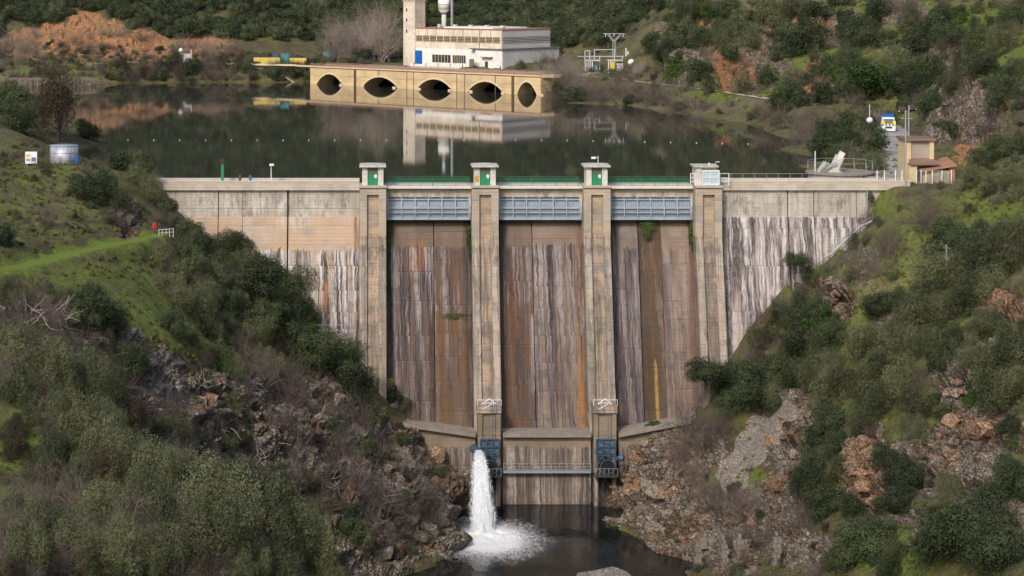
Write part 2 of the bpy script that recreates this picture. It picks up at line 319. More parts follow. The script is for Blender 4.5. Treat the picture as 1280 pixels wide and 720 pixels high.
# painted regions of the ground: (px, py, rx, ry) in the photograph; depth-gated
def blobs(lst, Z):
    PY = PY0+(CZ-Z)*F/Yg; m = np.zeros(Z.shape)
    wx = fbm(Xg*.25, Yg*.25, 3)*.7; wy = fbm(Xg*.25+50, Yg*.25, 3)*.7
    for b in lst:
        px, py, rx, ry = b[:4]; y0, y1 = (b[4], b[5]) if len(b) > 4 else (60, 1500)
        d = np.sqrt(((PXg-px)/rx)**2+((PY-py)/ry)**2)+wx*.6+wy*.3
        v = np.clip((1.25-d)/.5, 0, 1)*((Yg > y0) & (Yg < y1))*(b[6] if len(b) > 6 else 1)
        m = np.maximum(m, v)
    return m
ROCK = [(200, 480, 45, 40, 215, 300), (290, 520, 90, 60, 215, 300), (400, 560, 90, 70, 220, 300), (480, 600, 90, 70, 230, 300), (540, 640, 60, 60, 230, 300), (430, 680, 90, 40, 225, 300), (120, 425, 70, 15, 200, 260, .6),
        (160, 270, 18, 22, 250, 300), (400, 480, 50, 20, 220, 300, .7), (300, 470, 60, 20, 220, 280, .6), (30, 380, 60, 20, 200, 260, .5),
        (810, 600, 70, 60, 240, 300), (860, 560, 60, 40, 240, 300), (880, 660, 80, 60, 225, 300), (830, 540, 40, 30, 240, 300), (990, 540, 35, 60, 225, 300), (1085, 590, 35, 55, 190, 300), (1180, 570, 70, 40, 170, 300), (1230, 540, 70, 40, 170, 300), (1195, 480, 20, 40, 180, 300), (1260, 385, 40, 25, 200, 300),
        (1045, 378, 25, 22, 240, 300), (1100, 400, 25, 50, 220, 300, .5), (1200, 590, 70, 30), (1230, 430, 60, 20, 190, 300, .6), (1180, 470, 15, 30), (950, 640, 60, 40, 210, 300), (1000, 680, 60, 30, 200, 300, .7), (1110, 640, 40, 20, 180, 300), (1270, 640, 30, 30, 150, 300, .6),
        (1215, 140, 45, 50, 330, 460), (1175, 150, 20, 25, 330, 460), (1170, 385, 25, 12, 220, 300, .6), (930, 85, 40, 30, 380, 640), (1040, 30, 40, 20, 380, 640), (850, 60, 30, 40, 400, 640), (1130, 20, 40, 15, 400, 640, .7), (1180, 70, 50, 25, 380, 600, .6), (960, 75, 30, 20, 400, 640), (1100, 55, 60, 12, 400, 640, .5), (1020, 95, 30, 20, 400, 640),
        (830, 165, 20, 15, 380, 500), (1080, 320, 30, 20, 240, 300, .5), (1000, 350, 15, 15, 240, 300, .6)]
ORANGE = [(55, 55, 55, 20, 640, 740), (115, 45, 45, 32, 640, 760), (170, 60, 60, 22, 640, 740), (250, 60, 50, 14, 640, 740), (60, 50, 25, 22, 640, 740), (1205, 192, 18, 12, 300, 360), (915, 85, 28, 28, 400, 640, .8), (1020, 105, 25, 18, 400, 640, .8), (1045, 375, 18, 18, 240, 300, .6),
          (870, 30, 30, 20, 400, 640, .5), (1000, 30, 50, 25, 400, 640, .5), (1085, 590, 30, 55, 190, 300, .75), (1190, 560, 70, 35, 170, 300, .5), (1255, 385, 35, 22, 200, 300, .8), (1140, 640, 30, 25, 180, 300, .4), (210, 500, 30, 30, 215, 260, .45), (790, 650, 30, 20, 240, 290, .5), (970, 600, 20, 60, 225, 300, .3), (505, 690, 50, 20, 240, 280, .5), (280, 20, 60, 10, 640, 760, .3), (1230, 530, 60, 30, 170, 300, .6)]
GREEN = [(0, 339, 44, 8, 220, 290, 2), (50, 327, 44, 8, 220, 290, 2), (100, 315, 44, 8, 220, 290, 2), (150, 304, 44, 8, 240, 290, 2), (190, 296, 22, 7, 250, 290, 2), (100, 320, 120, 12, 220, 290, .6), (60, 250, 100, 50, 230, 300, .35), (120, 360, 120, 35, 215, 270, .55), (190, 400, 80, 40, 215, 270, .6), (230, 420, 50, 30, 215, 270, .5), (20, 550, 35, 45, 100, 200, .9), (190, 620, 20, 30, 100, 200, .6), (340, 700, 25, 25, 100, 200, .5), (420, 490, 25, 10, 250, 300, .6), (20, 400, 30, 30, 190, 240, .3),
         (1000, 360, 40, 20, 240, 300, .45), (1080, 290, 60, 40, 240, 300, .45), (1120, 330, 60, 30, 240, 300, .5), (1200, 270, 90, 30, 240, 300, .7), (1240, 260, 50, 20, 240, 300, .8), (1090, 400, 60, 30, 220, 300, .5), (1150, 450, 130, 130, 180, 300, .5), (1120, 300, 90, 50, 240, 300, .7), (940, 600, 20, 25, 240, 290, .7), (1130, 690, 70, 35, 170, 240, .75), (1020, 690, 60, 18, 180, 240, .6), (1200, 640, 40, 20, 170, 240, .5),
         (1150, 60, 160, 60, 345, 640, .95), (1000, 80, 90, 20, 380, 600, .9), (940, 95, 60, 20, 380, 600, .5), (1100, 130, 60, 20, 380, 500, .4), (940, 120, 130, 7, 380, 600, .8), (1230, 215, 40, 30, 290, 340, .5), (1070, 215, 40, 15, 310, 420, .6), (1095, 200, 15, 30, 310, 420, .7),
         (120, 88, 120, 10, 625, 660, .8), (320, 79, 60, 4, 625, 680, .7), (60, 215, 60, 12, 270, 300, .4)]
SCREE = [(957, 535, 22, 18, 240, 300, 1.5), (938, 560, 20, 22, 240, 300, 1.5), (915, 592, 20, 22, 240, 300, 1.5), (975, 515, 20, 14, 240, 300, 1.5), (1110, 200, 0, 0), (215, 470, 18, 30, 215, 260, .3)]
DRY = [(1120, 350, 60, 40, 240, 300, .7), (1060, 340, 40, 20, 240, 300, .5), (1150, 300, 60, 30, 240, 300, .5), (80, 96, 100, 7, 600, 640, .7), (1200, 350, 80, 30, 220, 300, .5), (1230, 100, 60, 40, 380, 500, .5), (1050, 60, 220, 70, 345, 700, .45), (80, 260, 90, 30, 230, 300, .3), (880, 130, 120, 10, 380, 600, .5)]
mR = blobs(ROCK, Zb); mO = blobs(ORANGE, Zb); mG = blobs(GREEN, Zb); mS = blobs([b for b in SCREE if b[2]], Zb); mD = blobs(DRY, Zb); mO = np.where(Yg < 400, mO*.62, mO)
gy, gx = np.gradient(Zb); steep = np.clip((np.abs(np.gradient(Zb, axis=0)/np.gradient(Yg, axis=0))-.75)/.8, 0, 1)
mR = np.maximum(mR, steep*.5*(Yg < 400)); mR = np.clip(mR-mS, 0, 1); rough = np.maximum(mR, mO*np.where(Yg > 600, .35, .6))
sc_ = np.where(Yg < 345, 1., 1.8)
Z = Zb+fbm(Xg*.06, Yg*.06, 4)*1.1*np.clip((Yg-60)/50, 0, 1)+fbm(Xg*.5, Yg*.5, 3)*.3
vv_ = Z*1.1+Yg*.35; wx = Xg+fbm(Xg*.3, vv_*.3, 3)*2.4; wy = vv_+fbm(Xg*.3+20, vv_*.3+5, 3)*2.4
c1, d1 = cells(wx*.24/sc_, wy*.34/sc_); c2, d2 = cells(wx*.7/sc_+9, wy*.95/sc_+4); c3, d3 = cells(Xg*1.7/sc_+3, vv_*1.7/sc_)
DSP = rough*sc_*((c1-.45)*3.2-d1*.8+(c2-.5)*1.5-d2*.3+(c3-.5)*.45)
gZy = np.gradient(Z, axis=0)/np.gradient(Yg, axis=0); gZx = np.gradient(Z, axis=1)/np.maximum(np.gradient(Xg, axis=1), .01)
gZx = gZx-0; nl = np.sqrt(1+gZy**2+gZx**2); NX = -gZx/nl; NY = -(gZy)/nl; NZ = 1/nl
Z = Z+DSP*NZ
PATHS = []
_pp = [P(px, py, (CZ+3.6)*F/(py-PY0)) for px, py in [(-40, 344), (0, 338), (40, 329), (80, 320), (120, 310), (160, 302), (200, 293.5)]]
for a_, b_ in zip(_pp[:-1], _pp[1:]): PATHS.append((a_[0], a_[1], b_[0], b_[1], -3.6, 1.1))
_sp = [P(px, py, (CZ-2.8)*F/(py-PY0)) for px, py in [(700, 93), (725, 95), (770, 99), (800, 103), (850, 108), (900, 115), (960, 124), (1020, 133)]]
for a_, b_ in zip(_sp[:-1], _sp[1:]): PATHS.append((a_[0], a_[1], b_[0], b_[1], 2.8, 1.6))
# level ground where the road, plateau and buildings stand
def flat(x0, x1, y0, y1, z, soft=4):
    global Z
    dx = np.maximum(np.maximum(x0-Xg, Xg-x1), 0); dy = np.maximum(np.maximum(y0-Yg, Yg-y1), 0); k = np.clip(1-np.hypot(dx, dy)/soft, 0, 1); k = k*k*(3-2*k)
    Z = Z*(1-k)+z*k
flat(77.5, 93, 301.5, 314, -.35, 3)
u_ = np.array([.7315, -.6818])
mPth = np.zeros(Z.shape)
for (xa, ya, xb, yb, zz, ww) in [(79.5, 304, 82, 321, -.3, 4), (82, 321, 88.8, 343, -.3, 3.2), (88.8, 343, 96.2, 367, -.1, 2.8), (96.2, 367, 103, 395, .2, 2.6), (103, 395, 107, 428, .8, 3), (76, 560, 60, 596, 3.1, 5)]+PATHS:
    L = math.hypot(xb-xa, yb-ya); t = np.clip(((Xg-xa)*(xb-xa)+(Yg-ya)*(yb-ya))/L**2, 0, 1)
    dd = np.hypot(Xg-xa-(xb-xa)*t, Yg-ya-(yb-ya)*t); k = np.clip(1-(dd-ww)/(3 if ww > 1.2 else 1.6), 0, 1); Z = Z*(1-k)+zz*k; DSP = DSP*(1-k); mPth = np.maximum(mPth, np.clip(1.2-(dd-.4+fbm(Xg*.6, Yg*.6, 3)*1.2)/1.1, 0, 1)*(ww < 1.2))
# keep ground out of the dam's front and out of the water where it must be open
inr = (Xg > -1.5) & (Xg < 52) & (Yg > 286.5) & (Yg < 304)
Z = np.where((Yg > 303.6) & (Yg < 308) & (Xg > -30) & (Xg < 77), np.minimum(Z, -6), Z)
WATER = (Yg > 304) & (Z < -2)
def gz(x, y):      # bilinear height on the finished ground
    x = np.asarray(x, float); y = np.asarray(y, float); px = PX0+x*F/y
    fi = np.interp(y, Ys, np.arange(len(Ys))); fj = np.interp(px, pxs, np.arange(len(pxs)))
    i = np.clip(fi.astype(int), 0, len(Ys)-2); j = np.clip(fj.astype(int), 0, len(pxs)-2); a = fi-i; b = fj-j
    return Z[i, j]*(1-a)*(1-b)+Z[i+1, j]*a*(1-b)+Z[i, j+1]*(1-a)*b+Z[i+1, j+1]*a*b
_t = np.concatenate([np.arange(100, 345, .5), np.arange(345, 1300, 1.5)])
def hit(px, py):   # the ground point seen at a pixel
    px = np.atleast_1d(np.asarray(px, float)); py = np.atleast_1d(np.asarray(py, float))
    T, A = np.meshgrid(_t, px); B = np.broadcast_to(py[:, None], A.shape)
    x = (A-PX0)*T/F; z = CZ-(B-PY0)*T/F; below = gz(x, T) > z
    i = np.argmax(below, 1); Y = _t[i]; Y[~below.any(1)] = np.nan
    return np.stack([(px-PX0)*Y/F, Y, CZ-(py-PY0)*Y/F], 1)
def at(px, py): return tuple(hit(px, py)[0])
def gmat():
    g = G('ground_earth'); p = g.pos(); m1 = g.attr('mask', 'Color'); m2 = g.attr('mask_two', 'Color')
    nd = g.N.new('ShaderNodeSeparateColor'); g.put(nd.inputs[0], m1); r, gr, o = nd.outputs[:3]
    nd = g.N.new('ShaderNodeSeparateColor'); g.put(nd.inputs[0], m2); s, dr, pth = nd.outputs[:3]
    a = g.noise(p, .22, 6, .65); b = g.noise(p, 1.6, 6, .7); c = g.noise(p, 5, 4, .7)
    col = g.mix(g.st(g.m('ADD', g.m('MULTIPLY', a, .6), g.m('MULTIPLY', b, .4)), .40, .60), (.075, .062, .036, 1), (.125, .130, .042, 1))
    col = g.mix(g.m('MULTIPLY', g.st(b, .5, .66), .7), col, (.15, .125, .085, 1))
    col = g.mix(g.m('MULTIPLY', g.st(c, .5, .68), .5), col, (.035, .038, .018, 1))
    dry = g.mix(g.st(b, .35, .65), (.17, .135, .085, 1), (.28, .225, .15, 1)); col = g.mix(g.m('MULTIPLY', dr, g.st(c, .3, .6)), col, dry)
    grs = g.mix(g.st(b, .35, .68), (.09, .135, .018, 1), (.19, .235, .040, 1)); grs = g.mix(g.m('MULTIPLY', g.st(c, .52, .7), .5), grs, (.05, .065, .02, 1))
    col = g.mix(g.m('MULTIPLY', gr, g.st(g.m('ADD', g.m('MULTIPLY', a, .6), g.m('ADD', g.m('MULTIPLY', b, .5), g.m('MULTIPLY', gr, .5))), .5, .85)), col, grs)
    col = g.mix(g.st(g.m('ADD', pth, g.m('MULTIPLY', g.m('SUBTRACT', b, .5), .5)), .35, .6), col, g.mix(g.st(c, .4, .6), (.11, .165, .022, 1), (.20, .265, .04, 1)))
    vv = g.vor(g.n('ShaderNodeMapping', 0, {0: p, 'Scale': (1, 1, 1.7)}), .55, feature='DISTANCE_TO_EDGE')
    v2 = g.vor(g.n('ShaderNodeMapping', 0, {0: g.n('ShaderNodeVectorMath', 0, {0: p, 1: g.vec(b, c, a)}, operation='ADD'), 'Scale': (1, 1, 1.6)}), 1.3, feature='DISTANCE_TO_EDGE')
    vc = g.xyz(g.vor(p, .6, 'Color'))[0]
    rk = g.mix(g.st(b, .35, .65), (.12, .092, .068, 1), (.33, .29, .24, 1)); rk = g.mix(g.m('MULTIPLY', vc, .45), rk, (.40, .36, .30, 1))
    rk = g.mix(g.m('MULTIPLY', g.st(a, .46, .58), .8), rk, (.20, .125, .075, 1)); rk = g.mix(g.m('MULTIPLY', g.st(c, .56, .7), .55), rk, (.075, .085, .04, 1))
    crk = g.m('MULTIPLY', g.st(v2, 0, .07), g.st(vv, 0, .05)); rk = g.mix(g.st(crk, 0, 1, .8, 0), rk, (.028, .022, .018, 1))
    rf = g.st(g.m('ADD', r, g.m('MULTIPLY', g.m('SUBTRACT', b, .5), .9)), .38, .55); col = g.mix(rf, col, rk)
    og = g.mix(g.st(b, .35, .65), (.20, .10, .05, 1), (.44, .235, .11, 1)); og = g.mix(g.m('MULTIPLY', g.st(c, .5, .66), .6), og, (.11, .07, .04, 1))
    col = g.mix(g.st(g.m('ADD', o, g.m('MULTIPLY', g.m('SUBTRACT', b, .5), .9)), .3, .7), col, og)
    sr = g.mix(g.st(g.vor(p, 3.2), .2, .6), (.42, .37, .32, 1), (.19, .165, .14, 1)); col = g.mix(g.st(s, .2, .5), col, sr)
    h = g.m('ADD', g.m('MULTIPLY', b, .7), g.m('ADD', g.m('MULTIPLY', c, .35), g.m('MULTIPLY', g.m('MULTIPLY', crk, rf), .35)))
    g.bump(h, 1., .55); return g.col(col, .95)
GM = gmat()
ni, nj = Z.shape; idx = np.arange(ni*nj).reshape(ni, nj)
q = np.stack([idx[:-1, :-1], idx[:-1, 1:], idx[1:, 1:], idx[1:, :-1]], -1).reshape(-1, 4)
me = npmesh('ground', np.stack([Xg+DSP*NX*.9, Yg+DSP*NY*.9, Z], -1).reshape(-1, 3), q, GM, False,
            {'mask': np.stack([mR, mG, mO], -1).reshape(-1, 3), 'mask_two': np.stack([mS, mD, mPth], -1).reshape(-1, 3)})
tag(link('ground', me), kind='structure')
# ------------------------------------------------------------ water
def water(name, c, z, poly, sc1, st_, stretch=(1, 1, 1), ro=.035):
    g = G(name); p = g.n('ShaderNodeMapping', 0, {0: g.pos(), 'Scale': stretch}); n = g.noise(p, sc1, 3, .55); n2 = g.noise(p, sc1*.13, 3, .5)
    g.bump(g.m('ADD', n, g.m('MULTIPLY', n2, 2)), st_, .05); g.col((*c, 1), ro); g.put(g.b.inputs['IOR'], 1.33); g.put(g.b.inputs['Specular IOR Level'], .5)
    m = MB(); m.v = [(x, y, z) for x, y in poly]; m.f = [tuple(range(len(poly)))]
    o = m.build(name, g.mat, kind='structure'); return o
water('reservoir_water', (.032, .034, .028), -2.0, [(-420, 303.7), (82, 303.7), (120, 400), (120, 700), (-420, 700)], .5, .035)
river = water('river_water', (.010, .012, .012), -45.0, [(-40, 60), (75, 60), (75, 293), (-40, 293)], .9, 1.0, (1, .45, 1), .10)
# ------------------------------------------------------------ dam
PC = [.12, 16.85, 33.5, 50.1]; HW = 1.98
BROWN = (.155, .115, .09)
dam = empty('dam', (24, 300, -45), 'tall weathered concrete gravity dam with four ribbed piers and three spillway bays between the hills', 'dam')
mW1 = concrete('concrete_wing_left', (.40, .35, .30), -9.7, 1.0, .95, .15, cream=.7, seed=3, light=1.0, bands=[(-41, 0, -4, -9.8, (.50, .33, .21), .75), (-7.6, -6.2, -14.2, -18.5, (.5, .2, .05), .9), (-8.5, -5.5, -17.5, -40, (.05, .045, .05), .8), (-2.8, -1.6, -1, -40, (.05, .042, .045), .85), (-12.9, -12.3, -1, -14, (.07, .05, .04), .7), (-14.5, -9, -3.2, -6.5, (.6, .57, .54), .5), (-24, -14, -2.2, -4.6, (.55, .52, .5), .4)])
mW2 = concrete('concrete_wing_right', (.41, .37, .345), -4.9, .9, .85, .12, cream=.2, seed=9, off=.1, vs=.85, lift=6.1, bands=[(52.0, 53.2, -2, -40, (.04, .04, .05), .9), (62.0, 63.0, -1, -15, (.07, .05, .045), .8)])
mUp = concrete('concrete_upper', (.46, .42, .36), -1.2, .25, .22, .12, cream=.25, seed=5, bands=[(-24, -12, -2.0, -4.4, (.66, .63, .60), .6), (-30, -26, -3.5, -5, (.66, .63, .60), .6), (-16, -15.3, -2, -6, (.09, .075, .065), .6), (-12.9, -12.2, -1, -6, (.07, .05, .045), .8), (-10.6, -5, -2, -4.5, (.62, .59, .56), .45)])
mUpR = concrete('concrete_upper_right', (.46, .43, .38), -1.2, .25, .22, .08, cream=.2, seed=15)
mP = concrete('concrete_pier', (.37, .335, .285), -9.0, .15, .45, .22, cream=.55, seed=2, vs=.9, lift=1.9, bands=[(-2, 52, -7.5, -9.8, (.10, .085, .075), .75), (32, 36, -16, -30, (.10, .10, .085), .75), (50.3, 51.2, -9, -30, (.2, .09, .06), .6)])
mPr = concrete('concrete_recess', (.30, .25, .20), -9.0, .15, .5, .3, cream=.75, seed=12, vs=.9, lift=1.9, bands=[(-2, 52, -7.5, -9.8, (.10, .085, .075), .5), (32.5, 34.6, -16, -30, (.08, .08, .07), .8), (49.2, 51, -12, -32, (.10, .11, .09), .7)])  # base darker than the ribs: shade of the recess put into its colour
mB1a = concrete('concrete_chute_one', BROWN, -9.4, .8, 1.45, .6, seed=21, wc=(.37, .335, .345), lift=4.4, bands=[(1.9, 3.5, -5.6, -36, (.022, .02, .022), 1.2), (5.5, 8.3, -8.5, -13, (.42, .15, .05), .45)])
mB1b = concrete('concrete_chute_two', BROWN, -9.6, .55, 1.1, 1.0, seed=33, wc=(.37, .335, .345), lift=3.6, bands=[(13.7, 15.1, -5.6, -36, (.022, .02, .022), 1.2), (9.2, 14.6, -18.9, -36, (.15, .078, .026), .95), (13.6, 15, -5, -34, (.05, .04, .035), .9), (10.8, 13.6, -24, -31, (.10, .085, .09), .6)])
mB2a = concrete('concrete_chute_three', BROWN, -9.4, .5, 1.4, 1.1, seed=43, wc=(.37, .335, .345), lift=4.8, bands=[(18.4, 20.2, -5.6, -36, (.022, .02, .022), 1.2), (18.6, 24.3, -17.5, -36, (.10, .055, .030), 1.0), (18.5, 20, -6, -36, (.06, .05, .045), .9), (21, 22.6, -6.5, -9, (.10, .07, .06), .6), (23.3, 24.6, -19, -30, (.45, .42, .42), .6)])
mB2b = concrete('concrete_chute_four', (.20, .155, .125), -9.0, .7, 1.15, .6, seed=57, wc=(.37, .335, .345), lift=3.7, bands=[(30.9, 31.9, -5.6, -36, (.022, .02, .022), 1.0), (30.2, 31.8, -6, -36, (.17, .07, .03), .95), (29.9, 31.6, -18, -36, (.42, .23, .08), .5), (27.6, 28.4, -24, -33, (.10, .07, .07), .7)])
mB3a = concrete('concrete_chute_five', (.20, .16, .14), -9.6, .6, 0.9, .12, seed=66, wc=(.37, .335, .345), lift=3.9, bands=[(35.1, 37.4, -5.6, -36, (.022, .02, .022), 1.25), (35.3, 37.3, -6, -36, (.055, .05, .055), .9), (38, 41, -8, -11, (.1, .08, .085), .8)])
mB3c = concrete('concrete_channel', (.09, .07, .045), -7, .15, .7, .7, seed=74, bands=[(40, 43, -22, -36, (.09, .055, .02), .9), (41.6, 42.3, -26, -35, (.5, .3, .08), .7)])
mB3b = concrete('concrete_chute_six', (.225, .17, .135), -9.6, .35, 0.55, .35, seed=81, wc=(.37, .335, .345), lift=4.2, bands=[(47.2, 48.6, -5.6, -36, (.06,.035,.028), 1.1), (46.8, 48.6, -9, -36, (.15, .085, .06), .9)])
mLow = concrete('concrete_toe', (.205, .165, .125), -36.8, .4, .7, .3, seed=91, lift=5, cream=.2)
mDeck = plain('deck_concrete', (.42, .38, .33), .9, var=.3); mDeckW = plain('edge_concrete', (.62, .58, .52), .85, var=.2); mDark = plain('dark_joint_and_shade', (.05, .042, .038), .95)
# wings: blocks between vertical joints
def wing_prof(zb, st, zt=-.86):
    pr = [(299.7, zt), (299.7, -4.9)]
    z = -4.9
    while z > zb:
        y = wing_y(z)-st-.10; pr.append((y+.0, z-.001)); z2 = max(z-3.05, zb); pr.append((wing_y(z2)-st+.0, z2)); z = z2
    return pr+[(304, zb), (304, zt)]
for i, (x0, x1, zb) in enumerate([(-40, -23.08, -22), (-22.96, -19.4, -26), (-19.34, -12.7, -28), (-12.5, -1.9, -40), (52.0, 62.2, -38), (62.36, 66.15, -26), (66.3, 72.55, -22), (72.65, 76.1, -16), (76.2, 80.5, -12)]):
    pr = wing_prof(zb, .04*(i % 2)); up = [(299.7, -.86), (299.7, -4.9), (304, -4.9), (304, -.86)]
    MB().prismx(pr if 0 else [(299.66, -4.9)]+pr[2:-1]+[(304, -4.9)], x0, x1).build('wall_block', mW1 if i < 4 else mW2, dam)
    if i < 3: lower_top = -4.9
    MB().prismx([(299.72+.05*(i % 2), -.86), (299.72+.05*(i % 2), -4.9), (304, -4.9), (304, -.86)], x0, x1).build('wall_block', mUp if i < 4 else mUpR, dam)
MB().prismx([(303.2, -.9), (302.9, -5), (291.5, -48), (303.9, -48), (303.9, -.9)], -40, 80).build('core', mDark, dam)
def crest(x0, x1):
    MB().box(x0, x1, 299.2, 304.3, -.86, .05).build('crest_slab', mUp, dam)
    MB().box(x0, x1, 299.25, 299.5, .05, .46).build('parapet', mDeck, dam); MB().box(x0, x1, 299.18, 299.56, .46, .56).build('coping', mDeckW, dam)
    MB().box(x0, x1, 304.0, 304.25, .05, .5).build('parapet', mDeck, dam)
crest(-40, -1.9); crest(52.1, 80.5)
# piers
def pier_y(z): return 297.5 if z > -8 else 297.5+.28*(z+8)
zs = [-.3, -8, -12, -16, -20, -24, -28, -32, -35.5]
mGreenPaint = plain('green_door_paint', (.02, .22, .10), .5, var=.15); mShut = plain('shutter_grey', (.16, .15, .145), .6); mRoofC = plain('turret_roof_concrete', (.42, .41, .38), .9, var=.8, scale=5)
mTur = plain('turret_render', (.54, .51, .46), .85, var=.55, scale=2.4); mWh = plain('white_paint', (.72, .73, .74), .5, var=.15)
mSteel = plain('galvanised_steel', (.36, .38, .40), .45, .5); mBlue = plain('blue_steel', (.05, .095, .15), .5, .1); mGreenRail = plain('green_rail_paint', (.02, .13, .065), .55)
for i, x in enumerate(PC):
    bot = [pier_y(z) for z in zs]
    def prf(inset, zt): 
        a = [(pier_y(z)+inset, z) for z in zs if z <= zt]; a = [(pier_y(zt)+inset, zt)]+[p for p in a if p[1] < zt]
        return a+[(pier_y(-35.5)+inset, -48), (304, -48), (304, zt)]
    rw = .88
    for sx in (-1, 1):
        xs = sorted((x+sx*rw, x+sx*HW)); MB().prismx(prf(0, -.3), *xs).build('pier_rib', mP, dam)
    MB().box(x-rw, x+rw, 297.5, 304, -1.35, -.3).build('pier_head', mP, dam)
    MB().prismx([(y, z) for y, z in prf(.55, -1.36)], x-rw+.004, x+rw-.004).build('pier_panel', mPr, dam)
    # turret
    t = empty('gate_turret', (0, 0, 0)); t.parent = dam; t.location = Vector((x, 299.5, 0))-dam.location
    MB().box(x-2.05, x+2.05, 297.2, 301.5, -.28, .02).build('turret_base', mDeck, t)
    if i < 3:
        for sx in (-1, 1):
            xs = sorted((x+sx*.78, x+sx*1.58)); MB().box(*xs, 297.9, 301, .02, 2.75).build('turret_wall', mTur, t)
        MB().box(x-.78, x+.78, 299.2, 301, .02, 2.75).build('turret_wall', mTur, t)
        dr = MB(); dr.box(x-.76, x-.01, 298.12, 298.2, .04, 1.72); dr.box(x+.01, x+.76, 298.12, 298.2, .04, 1.72); dr.build('door', mGreenPaint, t)
        MB().box(x+.22, x+.6, 298.08, 298.12, 1.1, 1.6).build('door_notice', mWh, t)
        s_ = MB(); 
        for k in range(6): s_.box(x-.76, x+.76, 298.1+.03*(k % 2), 298.22, 1.78+k*.16, 1.92+k*.16)
        s_.build('shutter', mShut, t)
        r = MB(); r.add([(x-2, 297.3, 2.75), (x+2, 297.3, 2.75), (x+2, 301.5, 2.75), (x-2, 301.5, 2.75), (x-1.95, 297.35, 3.02), (x+1.95, 297.35, 3.02), (x+1.95, 301.45, 3.02), (x-1.95, 301.45, 3.02)], [(3, 2, 1, 0), (0, 1, 5, 4), (1, 2, 6, 5), (2, 3, 7, 6), (3, 0, 4, 7)])
        b0 = len(r.v); r.add([(x-1.95, 297.35, 3.02), (x+1.95, 297.35, 3.02), (x+1.95, 301.45, 3.02), (x-1.95, 301.45, 3.02), (x-.5, 299.4, 3.26), (x+.5, 299.4, 3.26)], [(0, 1, 5, 4), (1, 2, 5), (2, 3, 4, 5), (3, 0, 4)])
        r.build('turret_roof', mRoofC, t)
        if i == 2:
            k = MB(); k.tube([(x+.25, 298.6, 3.2), (x+.25, 298.6, 4.35)], .05); k.box(x-.75, x-.1, 298.5, 298.8, 3.9, 4.2); k.beam((x-.4, 298.6, 4.1), (x+.25, 298.6, 4.1), .07); k.build('camera_mast', mWh, t)
        if i == 1:
            MB().box(x-1.5, x-.95, 297.86, 297.9, .5, 1.4).build('notice_plate', plain('orange_notice', (.5, .25, .05), .6), t)
    else:
        MB().box(x-1.9, x-1.0, 298, 301, .02, 2.7).build('turret_wall', mTur, t); MB().box(x-1.0, x+1.35, 298.6, 301, .02, 2.7).build('turret_wall', mTur, t)
        MB().box(x-2.2, x+1.5, 297.7, 301.3, 2.7, 2.95).build('turret_roof', mRoofC, t)
        gl = G('cabin_glass'); gl.col((.42, .52, .58, 1), .12); 
        MB().box(x-.98, x+1.48, 297.35, 298.55, .22, 2.1).build('glazed_cabin', gl.mat, t)
        k = MB()
        for zz in (.16, 1.2, 2.12): k.box(x-1.06, x+1.56, 297.26, 297.36, zz, zz+(.08 if zz == 1.2 else .16))
        for xx in (-1.06, .22, 1.44): k.box(x+xx, x+xx+(.07 if xx == .22 else .12), 297.24, 297.34, .16, 2.28)
        k.box(x-1.06, x+1.56, 297.3, 298.6, 2.12, 2.28); k.box(x-1.06, x+1.56, 297.3, 298.6, .06, .2); k.build('cabin_frame', mWh, t)
        for sgn, xa, xb in ((-1, x-2.6, x-1.95), (1, x+1.8, x+3.1)):
            k = MB()
            for zz in (.55, 1.1, 1.75): k.beam((xa, 298.2, zz), (xb, 298.2, zz), .07)
            for xx in (xa, xb): k.beam((xx, 298.2, .0), (xx, 298.2, 1.8), .1)
            k.build('side_railing', mWh, t)
        k = MB(); k.tube([(x+1.3, 299, 2.9), (x+1.3, 299, 3.4), (x+1.8, 298.7, 3.45)], .06); k.beam((x+.3, 299, 2.9), (x+.3, 299, 3.3), .15); k.build('lamp_bracket', mWh, t)
# gate bays: deck, beam, gate, chute
bays = [(PC[0]+HW, PC[1]-HW), (PC[1]+HW, PC[2]-HW), (PC[2]+HW, PC[3]-HW)]
mGate = plain('gate_blue_grey', (.30, .36, .42), .5, .1, var=.3, scale=1.2); mGateD = plain('gate_rib_blue', (.20, .26, .33), .55, .1)
cols = [(mB1a, mB1b), (mB2a, mB2b), (mB3a, mB3b)]
def chute_prof(dy=0.):
    pr = [(302.2, -5.45), (301.2, -6.2), (300.2+dy, -8.0)]; z = -8.0
    while z > -29.5:
        z2 = z-[2.6, 3.4, 2.2, 4.1, 5.2, 4.6, 3.9][int(abs(z)*1.7+dy*40) % 7]; pr += [(300.2+.28*(z+8)-.035+dy, z-.02), (300.2+.28*(z2+8)+dy, z2)]; z = z2
    for k in range(1, 8):
        t = k/7; pr.append((300.2+.28*(z+8)+dy-(.8*t+1.9*t**3), z-(34.9+z)*t if 0 else z-(z+35.6)*t))
    return pr+[(304, -35.6), (304, -5.45)]
